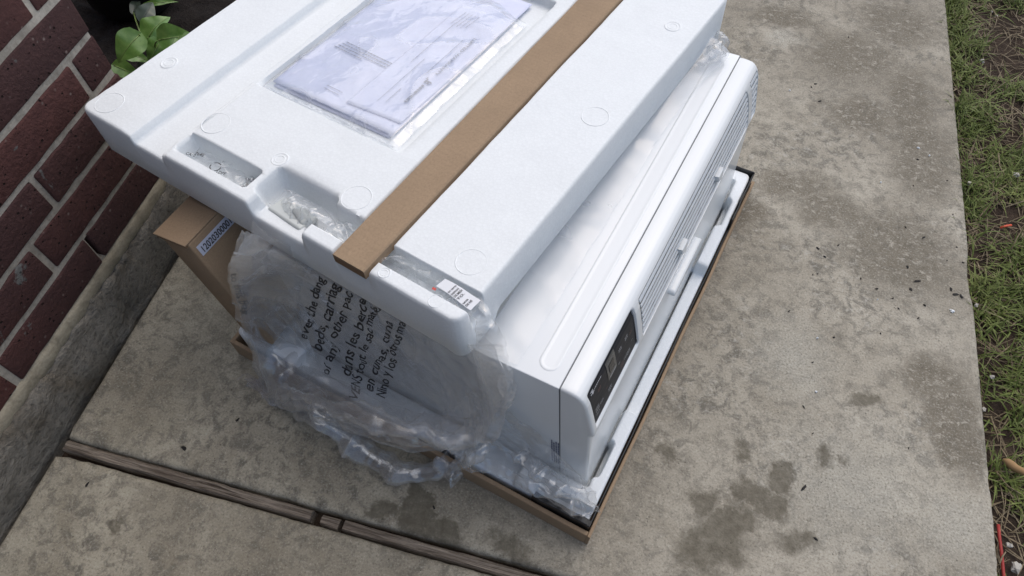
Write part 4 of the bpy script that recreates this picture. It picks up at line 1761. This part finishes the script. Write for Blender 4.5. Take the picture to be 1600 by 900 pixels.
# rolled hem running over the lower part
hem = [W(424, 610, -.028), W(470, 618, -.040), W(540, 640, -.040), W(620, 668, -.034), W(700, 684, -.014), W(762, 676, .010), W(785, 640, .030), W(792, 600, .036)]
V, F = rope(hem, [0.013, 0.011, 0.012, 0.011, 0.010, 0.011, .009, .006], 150, 22, 3, 20, 0.007)
inv = bag.matrix_world.inverted()
with_folds(obj('rolled_hem', [inv @ p for p in V], F, MAT['film_clear'], bag, Matrix.Identity(4), smooth=True), list(FOLD))
# twisted edge sagging over the tray onto the ground
tw_ = [W(440, 628, -.030), pz(490, 652, .055), pz(540, 682, .032), pz(585, 716, .020), pz(628, 738, .017), pz(672, 735, .024), pz(708, 728, .045), W(735, 712, -.004), W(765, 702, .010)]
V, F = rope(tw_, [0.012, 0.016, 0.017, 0.016, 0.016, 0.013, 0.012, .012, .010], 220, 28, 9, 22, 0.0085)
with_folds(obj('twisted_edge', [inv @ p for p in V], F, MAT['film_thick'], bag, Matrix.Identity(4), smooth=True), list(FOLD))
V, F = rope([p + Vector((0, 0, 0.004)) for p in tw_[1:7]], [0.003, 0.0045, 0.005, 0.0045, 0.004, 0.003], 80, 10, 12, 60, 0.002)
with_folds(obj('twisted_core', [inv @ p for p in V], F, MAT['film_thick'], bag, Matrix.Identity(4), smooth=True), list(FOLD))
V, F = rope([pz(690, 712, .05), pz(702, 735, .035), pz(712, 752, .018)], [0.010, 0.016, 0.013], 60, 22, 21, 34, 0.010)
with_folds(obj('bunched_end', [inv @ p for p in V], F, MAT['film_thick'], bag, Matrix.Identity(4), smooth=True), list(FOLD))
# part lying over the near corner of the foam base
rowsC = [
    [W(742, 612, .050), W(790, 640, .050), W(835, 672, .050), W(880, 716, .048), W(918, 752, .046)],
    [W(735, 655, .048), W(785, 684, .048), W(835, 712, .047), W(885, 748, .046), W(927, 766, .042)],
    [W(722, 690, .040), W(775, 700, .040), W(835, 735, .040), W(890, 768, .036), W(934, 776, .030)],
    [pz(712, 712, .070), pz(765, 718, .082), pz(830, 752, .092), pz(888, 786, .094), pz(936, 790, .088)],
    [pz(716, 735, .056), pz(768, 738, .064), pz(828, 770, .080), pz(882, 796, .082), pz(924, 803, .080)],
]
film('film', bag, rowsC, 170, 140, 0.0095, 24, 14, MAT['film_thick'], 0.004, guard, lambda u, v: 0.25 + 1.0 * sstep(0.25, 0.6, v))
V, F = rope([W(770, 690, .034), pz(805, 712, .098), pz(845, 742, .102), pz(885, 766, .104), pz(920, 780, .098)], [0.006, 0.008, 0.009, 0.009, 0.006], 110, 18, 25, 30, 0.006)
with_folds(obj('fold_ridge', [inv @ p for p in V], F, MAT['film_thick'], bag, Matrix.Identity(4), smooth=True), list(FOLD))


def fo(s, t, h):
    return FOAM @ Vector((s, t, h))


# part coming out of the trough of the foam cap and falling to the corner of the appliance
rowsE = [
    [fo(.004, .045, -.014), fo(.010, .030, -.010), fo(.016, .024, -.008), fo(.021, .020, -.006)],
    [fo(.003, .006, -.016), fo(.009, -.002, -.011), fo(.016, -.003, -.010), fo(.022, -.001, -.010)],
    [W(742, 520, .046), W(758, 515, .050), W(772, 512, .056), W(782, 512, .062)],
    [W(744, 560, .040), W(766, 556, .044), W(786, 552, .050), W(797, 556, .056)],
    [W(746, 605, .036), W(770, 606, .036), W(792, 604, .040), W(803, 600, .048)],
    [W(742, 650, .034), W(765, 652, .034), W(784, 648, .036), W(794, 640, .044)],
    [W(735, 690, .030), W(752, 692, .030), W(766, 688, .032), W(778, 676, .040)],
]
film('film', bag, rowsE, 100, 170, 0.0075, 28, 33, MAT['film_thick'], 0.003, guard)
# part left on top of the appliance, under the cap
ai = ACM


def at(a, b, c):
    return ai @ Vector((a, b, c))


rowsD = [
    [at(0.004, .055, .003), at(.08, .052, .003), at(.18, .050, .004), at(.30, .046, .004), at(.42, .042, .006), at(.52, .030, .009), at(.575, .014, .010), at(.606, .030, .004)],
    [at(0.004, .085, .005), at(.08, .080, .006), at(.18, .076, .007), at(.30, .072, .008), at(.42, .068, .012), at(.52, .052, .018), at(.58, .036, .022), at(.612, .044, .012)],
    [at(0.004, .12, .006), at(.08, .12, .007), at(.18, .11, .008), at(.30, .10, .010), at(.42, .094, .014), at(.52, .078, .022), at(.585, .062, .026), at(.616, .066, .016)],
    [at(0.004, .17, .005), at(.08, .17, .005), at(.18, .16, .006), at(.30, .14, .008), at(.42, .124, .010), at(.52, .105, .016), at(.58, .09, .018), at(.612, .09, .010)],
]


def guardD(p):
    q = ai.inverted() @ p
    if q.z < 0.0022:
        q.z = 0.0022
    return ai @ q


film('film', bag, rowsD, 190, 60, 0.0042, 10, 41, MAT['film_top'], 0.0015, guardD, lambda u, v: 0.45 + 1.3 * sstep(0.62, 0.85, u))

V, F = rope([at(.545, .050, .012), at(.575, .034, .016), at(.598, .036, .016), at(.612, .052, .012)], [0.008, 0.014, 0.014, 0.008], 60, 20, 77, 30, 0.008)
with_folds(obj('bunched_end', [inv @ p for p in V], F, MAT['film_thick'], bag, Matrix.Identity(4), smooth=True), list(FOLD))
# warnings printed on the film
bvh = BVHTree.FromPolygons([tuple(p) for p in VA], FA)


def print_on_film(body, p0, p1, size, mat, wob=1.0, seed=0, parent=None):
    V2, F2, w = text_shape(body, 0.26, 0.014)
    d = Vector((p1[0] - p0[0], p1[1] - p0[1]))
    L = d.length
    d.normalize()
    n = Vector((d.y, -d.x))                              # up side of the letters in picture pixels (y down)
    V3, ok = [], True
    for (x, y) in V2:
        s = x / w * L
        jig = wob * 1.5 * (3.2 * noise.noise(Vector((s * 0.045, y * 0.4, seed))) + 1.5 * noise.noise(Vector((s * 0.16, y * 1.2, seed + 5))))
        jig2 = wob * 3.2 * noise.noise(Vector((s * 0.07, y * 0.8, seed + 9)))
        q = Vector(p0) + d * (s + jig2) + n * (y * size + jig)
        r = ray(q.x, q.y).normalized()
        hit = bvh.ray_cast(CAM, r)
        V3.append(hit[0] - r * 0.0009 if hit[0] else None)
    F3 = [f for f in F2 if all(V3[i] is not None for i in f)]
    V3 = [inv @ p if p is not None else Vector((0, 0, 0)) for p in V3]
    used = sorted({i for f in F3 for i in f})
    mp = {a: b for b, a in enumerate(used)}
    o = obj('warning_print', [V3[i] for i in used], [tuple(mp[i] for i in f) for f in F3], mat, bag, Matrix.Identity(4))
    o['kind'] = 'stuff'
    return o


TX = [("ever the dang", (481, 532), (507, 434), 19, 0.9), ("beds, carriag", (501, 552), (530, 443), 20, 1.0), ("or any other pac", (512, 588), (549, 456), 18, 1.5),
      ("dans les berce", (545, 590), (577, 468), 19, 1.1), ("VENS tout le sac maté", (556, 626), (591, 480), 18, 1.3), ("en cunas, cuna", (580, 612), (619, 506), 18, 1.4),
      ("Nino y los otros mat", (602, 624), (633, 499), 19, 1.0), ("to this bag.", (360, 428), (379, 494), 16, 0.8)]
for i, (t, a, b, s, wv) in enumerate(TX):
    print_on_film(t, a, b, s * 1.18, MAT['ink'], wv, i * 3.7)

# ------------------------------------------------------------------ carton leaning behind the appliance
th = math.atan2(0.046, 0.240)
CO = Vector((0.018, 0.600, 0.0715))
cart = empty('carton', TRAY @ Matrix.Translation(CO) @ Matrix.Rotation(-0.0, 4, 'Z') @ Matrix.Rotation(-th, 4, 'X'))
tag(cart, 'narrow upright brown carton with a white number label leaning behind the appliance', 'carton')
CL, CW, CHh = 0.36, 0.058, 0.2435
V, F = boxvf(0, CL, -CW, 0, 0, CHh - 0.0016)
obj('carton_body', V, F, MAT['card'], cart, Matrix.Identity(4), bevel=0.0022, seg=2)
V, F = boxvf(-0.004, CL * 0.98, -CW + 0.0005, 0.004, CHh - 0.0012, CHh + 0.0012)
obj('carton_flap', V, F, MAT['card'], cart, Matrix.Identity(4), bevel=0.0009, seg=2)
V, F = boxvf(-0.0028, 0.05, -CW + 0.0035, 0.002, CHh - 0.0062, CHh - 0.0026)
obj('carton_flap', V, F, MAT['card_dark'], cart, Matrix.Identity(4))
lb = obj('number_label', [(0.0062, -CW - 0.0006, CHh - 0.0120), (0.105, -CW - 0.0006, CHh - 0.0120), (0.105, -CW - 0.0006, CHh - 0.0300), (0.0062, -CW - 0.0006, CHh - 0.0300)], [(3, 2, 1, 0)], MAT['label'], cart, Matrix.Identity(4))
V2, F2, w = text_shape("12020300001201", 0, 0.012)
k = 0.0105 / 0.72
obj('label_print', [(0.0090 + x * k * 0.72, -CW - 0.0011, CHh - 0.0268 + y * k * 1.05) for x, y in V2], F2, MAT['ink'], lb, Matrix.Identity(4))

# ------------------------------------------------------------------ papers in the cap's big pocket


def sheet(name, corners, h, mat, parent, amp, seed, n=36, m=30, thick=0.0008, curl=0.0):
    """sheet in cap coordinates; corners near-right, far-right, far-left, near-left as (s, t)"""
    V, F = [], []
    A, B, C, D = [Vector((c[0], c[1], 0)) for c in corners]
    for i in range(n):
        for j in range(m):
            u, v = i / (n - 1), j / (m - 1)
            p = (A.lerp(B, u)).lerp(D.lerp(C, u), v)
            z = h + amp * (noise.noise(Vector((p.x * 16 + seed, p.y * 16, 0))) + 0.5 * noise.noise(Vector((p.x * 42, p.y * 30 + seed, 2))))
            e = min(u, 1 - u, v, 1 - v)
            V.append((p.x, p.y, z + curl * (1 - sstep(0, .12, e))))
    for i in range(n - 1):
        for j in range(m - 1):
            F.append((i * m + j, (i + 1) * m + j, (i + 1) * m + j + 1, i * m + j + 1))
    o = obj(name, V, F, mat, parent, Matrix.Identity(4), smooth=True)
    md = o.modifiers.new('thickness', 'SOLIDIFY')
    md.thickness = thick
    md.offset = -1
    return o


def lines_print(name, parent, rows, mat, h, seed):
    """fine print as rows of short dashes; rows: (s, t, ds, dt, length, height) start and direction in cap coordinates"""
    rnd = random.Random(seed)
    V, F = [], []
    for (s, t, ds, dt, L, hh) in rows:
        x = 0
        while x < L:
            l = min(rnd.uniform(0.0022, 0.0065), L - x)
            for (e, g) in ((x, 0), (x + l, 0), (x + l, 1), (x, 1)):
                V.append((s + ds * e - dt * g * hh, t + dt * e + ds * g * hh, h(s, t) if callable(h) else h))
            b = len(V) - 4
            F.append((b, b + 1, b + 2, b + 3))
            x += l + 0.0010
    return obj(name, V, F, mat, parent, Matrix.Identity(4))


bk1 = empty('instruction_booklet', FOAM @ Matrix.Translation((0.16, 0.35, -0.0125)))
tag(bk1, 'wide white instruction booklet with short lines of print inside the clear sleeve', 'booklet')
bo = Matrix.Translation((-0.16, -0.35, 0.0125))
b1 = sheet('page', ((0.164, 0.245), (0.485, 0.245), (0.485, 0.452), (0.160, 0.452)), -0.0072, MAT['paper'], bk1, 0.0010, 3, thick=0.0008)
b1.matrix_local = bo
b1b = sheet('page', ((0.160, 0.249), (0.470, 0.249), (0.470, 0.448), (0.156, 0.448)), -0.0108, MAT['paper'], bk1, 0.0004, 8, thick=0.0012)
b1b.matrix_local = bo
pr1 = lines_print('print', bk1, [(0.2735 - 0.0052 * i, 0.420 + .003 * i, -0.045, -1, 0.098 if i in (0, 1) else .09 if i == 2 else 0.052, 0.0017) for i in range(4)], MAT['ink_grey'], -0.0054, 2)
pr1.matrix_local = bo
pr2 = lines_print('print', bk1, [(0.190 - 0.006 * i, 0.380, -0.03, -1, 0.028, 0.0014) for i in range(2)], plain('faint_ink', (0.30, 0.31, 0.38), 0.7), -0.0054, 4)
pr2.matrix_local = bo
bk2 = empty('warranty_leaflet', FOAM @ Matrix.Translation((0.20, 0.29, -0.0075)))
tag(bk2, 'folded white warranty leaflet lying over the booklet inside the clear sleeve', 'leaflet')
bo2 = Matrix.Translation((-0.20, -0.29, 0.0075))
b2 = sheet('page', ((0.184, 0.248), (0.430, 0.243), (0.430, 0.330), (0.178, 0.335)), -0.0052, MAT['paper'], bk2, 0.0008, 12, thick=0.0005)
b2.matrix_local = bo2
V2, F2, w = text_shape("LIMITED WARRANTY", 0, 0.02)
k = 0.092 / w
o = obj('title_print', [(0.372 - x * k, 0.2680 - y * 0.0066, -0.0034) for x, y in V2], F2, MAT['ink_grey'], bk2, bo2)
pr3 = lines_print('print', bk2, [(0.36, 0.2790, -1, 0, 0.085, 0.0010), (0.385, 0.312, -1, 0, 0.10, 0.0010), (0.30, 0.3000, -1, 0, 0.10, .0009), (0.235, 0.2890, -1, 0, 0.030, 0.0012), (0.415, 0.290, -1, 0.1, 0.03, 0.0012), (0.415, 0.296, -1, 0.1, 0.035, 0.001), (0.415, 0.302, -1, 0.1, 0.035, 0.001), (0.415, 0.308, -1, 0.1, 0.03, 0.001), (0.415, 0.314, -1, 0.1, 0.033, 0.001)], plain('faint_ink_b', (0.26, 0.27, 0.34), 0.7), -0.0033, 6)
pr3.matrix_local = bo2
# emblem (spread wings) and the line of letters after it
V, F = [], []
for (s, t, ls, lt) in ((0.2685, 0.2700, 0.008, 0.0035), (0.2660, 0.2670, 0.003, 0.0095), (0.2715, 0.2715, 0.004, 0.0020), (0.2630, 0.2655, 0.0030, 0.0040)):
    b = len(V)
    V += [(s, t, -0.0033), (s - ls, t + .001, -0.0033), (s - ls, t + .001 - lt, -0.0033), (s, t - lt * .6, -0.0033)]
    F.append((b, b + 1, b + 2, b + 3))
obj('emblem_print', V, F, MAT['ink_grey'], bk2, bo2)
pr4 = lines_print('print', bk2, [(0.256, 0.2690, -1, 0, 0.040, 0.0042)], MAT['ink_grey'], -0.0033, 9)
pr4.matrix_local = bo2

sl = empty('plastic_sleeve', FOAM @ Matrix.Translation((0.15, 0.34, -0.012)))
tag(sl, 'clear plastic sleeve holding the papers in the pocket of the foam cap', 'plastic sleeve')
rowsS = []
for t in (0.456, 0.448, 0.38, 0.31, 0.248, 0.236, 0.2255):
    r = []
    for s in (0.1445, 0.152, 0.165, 0.22, 0.29, 0.36, 0.42, 0.462, 0.470):
        e = min(t - 0.2255, 0.456 - t, s - 0.1445, 0.470 - s)
        r.append(fo(s - (0.03 * sstep(0.33, 0.20, t) if s > 0.45 else 0), t, -0.0085 + 0.0075 * sstep(0, 0.022, e)))
    rowsS.append(r)
film('film', sl, rowsS, 150, 120, 0.0019, 14, 51, MAT['film_sleeve'], 0.0015)
V, F = rope([fo(0.1450, .456, -.0075), fo(.1455, .40, -.0065), fo(.147, .34, -.006), fo(.1465, .28, -.0065), fo(.1475, .230, -.0075)], [0.0016, 0.0022, 0.0020, 0.0022, 0.0015], 60, 8, 61, 90, 0.0008)
iv = sl.matrix_world.inverted()
with_folds(obj('sleeve_seam', [iv @ p for p in V], F, MAT['film_thick'], sl, Matrix.Identity(4), smooth=True), list(FOLD))

# ------------------------------------------------------------------ small parts bags in the cap's pockets
MAT['steel'] = plain('zinc_screw', (0.55, 0.56, 0.58), 0.3, Metallic=0.9)
MAT['putty'] = plain('pale_plastic_part', (0.52, 0.55, 0.54), 0.4)


def pocket_bag(name, label, s0, s1, t0, t1, h, amp, f, seed, mat, nu=44, nv=60, bul=0.006):
    r = empty(name, FOAM @ Matrix.Translation(((s0 + s1) / 2, (t0 + t1) / 2, h - 0.006)))
    tag(r, label, 'parts bag')
    rows = []
    for j in range(6):
        t = t1 + (t0 - t1) * j / 5
        row = []
        for i in range(5):
            s = s0 + (s1 - s0) * i / 4
            e = min(i, 4 - i) / 2 * min(1, min(j, 5 - j) / 1.5)
            row.append(fo(s, t, h + bul * e))
        rows.append(row)
    film('film', r, rows, nu, nv, amp, f, seed, mat, 0.0015)
    return r


pb1 = pocket_bag('parts_bag', 'clear printed bag of screws in the narrow front pocket of the foam cap', 0.0005, 0.0245, 0.3365, 0.4565, -0.022, 0.0042, 70, 71, MAT['film_clear'])
ivm = pb1.matrix_world.inverted()
rnd = random.Random(4)
for k in range(14):
    c = fo(rnd.uniform(0.004, 0.020), rnd.uniform(0.338, 0.362), -0.026 + rnd.uniform(0, .008))
    d = Vector((rnd.uniform(-1, 1), rnd.uniform(-1, 1), rnd.uniform(-.3, .3))).normalized() * 0.006
    dn = d.normalized()
    pts = [c - d, c - d * .75, c - d * .7, c + d * .9, c + d]
    V, F = tube(pts, [0.0026, 0.0026, 0.0013, 0.0012, 0.0004], 7)
    obj('screw', [ivm @ p for p in V], F, MAT['steel'], pb1, Matrix.Identity(4), smooth=True)


def flat_text(body, s, t, ds, dt, size, h, mat, root, name='print'):
    """lettering in cap coordinates running along (ds, dt)"""
    V2, F2, w = text_shape(body, 0, 0.01)
    iv_ = root.matrix_world.inverted()
    return obj(name, [iv_ @ fo(s + (ds * x - dt * y) * size, t + (dt * x + ds * y) * size, h) for x, y in V2], F2, mat, root, Matrix.Identity(4))


flat_text("CA: 2", 0.0025, 0.452, 0.25, -1, 0.0060, -0.0125, MAT['ink'], pb1)
flat_text("764E", 0.0085, 0.442, 0.25, -1, 0.0068, -0.0125, MAT['ink'], pb1)
flat_text("LDPE", 0.0010, 0.394, 0.25, -1, 0.0060, -0.0125, MAT['ink'], pb1)
# three bent arrows of a recycling mark
V, F = [], []
for k in range(3):
    a0 = 0.6 + k * 2.094
    n0 = len(V)
    for i in range(7):
        a = a0 + 1.45 * i / 6
        for rr in (0.0058, 0.0070):
            V.append(ivm @ fo(0.0080 + rr * math.sin(a), 0.4015 + rr * 1.15 * math.cos(a), -0.0122))
    for i in range(6):
        F.append((n0 + 2 * i, n0 + 2 * i + 1, n0 + 2 * i + 3, n0 + 2 * i + 2))
obj('recycling_print', V, F, MAT['ink'], pb1, Matrix.Identity(4))

pb2 = pocket_bag('parts_bag', 'crinkled clear bag with pale plastic fittings in the open middle pocket of the foam cap', -0.004, 0.034, 0.182, 0.311, -0.025, 0.0040, 48, 81, MAT['film_thick'], 70, 100, 0.014)
ivm2 = pb2.matrix_world.inverted()
for k, (s, t, a, l, w_) in enumerate([(0.010, 0.276, 1.5, 0.058, 0.030), (0.012, 0.262, 1.2, 0.030, 0.014)]):
    V, F = boxvf(-l / 2, l / 2, -w_ / 2, w_ / 2, -0.004, 0.004)
    mm = pb2.matrix_world.inverted() @ FOAM @ Matrix.Translation((s, t, -0.0265 + 0.0045 * k)) @ Matrix.Rotation(a, 4, 'Z') @ Matrix.Rotation(0.2 * (-1) ** k, 4, 'X')
    obj('fitting', V, F, MAT['putty'], pb2, mm, bevel=0.0036, seg=3)

pb3 = pocket_bag('parts_bag', 'clear bag with a printed white caution tag in the trough of the foam cap', 0.0015, 0.0225, 0.004, 0.128, -0.010, 0.004, 60, 91, MAT['film_clear'], 40, 70, 0.008)
ivm3 = pb3.matrix_world.inverted()
g = [(0.0205, 0.0470), (0.0060, 0.0500), (0.0020, 0.0040), (0.0215, 0.0060)]
cg = [(0.0200, 0.0520, -0.0018), (0.0075, 0.0545, -0.0030), (0.0035, 0.0070, -0.0040), (0.0190, 0.0050, -0.0020)]
V = []
F = []
for i in range(9):
    for j in range(5):
        u, v = i / 8, j / 4
        A, B, C, D = [Vector(c) for c in cg]
        p = A.lerp(D, u).lerp(B.lerp(C, u), v)
        V.append(ivm3 @ fo(p.x, p.y, p.z + 0.0016 * math.sin(u * 5) + 0.001 * v))
for i in range(8):
    for j in range(4):
        F.append((i * 5 + j, i * 5 + 5 + j, i * 5 + 6 + j, i * 5 + 1 + j))
ctag = obj('caution_tag', V, F, MAT['label2'], pb3, Matrix.Identity(4), smooth=True)


def tagtext(body, u0, v0, u1, size, mat):
    V2, F2, w = text_shape(body, 0, 0.015)
    A, B, C, D = [Vector(c) for c in cg]
    VV = []
    for x, y in V2:
        v = v0 - x / w * (v0 - u1)
        u = u0 - y * size
        p = A.lerp(D, u).lerp(B.lerp(C, u), v)
        VV.append(ivm3 @ fo(p.x, p.y, p.z + 0.0016 * math.sin(u * 5) + 0.001 * v + 0.0007))
    obj('tag_print', VV, F2, mat, ctag, Matrix.Identity(4))


for k, (u, l, mt) in enumerate([(0.34, 1.0, 'ink'), (0.43, 0.9, 'ink'), (0.52, 0.95, 'ink'), (0.61, 0.8, 'ink'), (0.76, 0.6, 'ink'), (0.85, 0.7, 'ink')]):
    txt = ["an term", "(opinion)", "DE MEDI", "TO.", "una", "DE NE"][k]
    tagtext(txt, u + 0.03, 0.95, 0.95 - 0.85 * l, 0.075, MAT[mt])
V = []
for (s, t) in ((0.0015, 0.0555), (0.0045, 0.0560), (0.0048, 0.0515), (0.0018, 0.0510)):
    V.append(ivm3 @ fo(s, t, -0.0010))
obj('red_spot', V, [(0, 1, 2, 3)], MAT['ink_red'], pb3, Matrix.Identity(4))
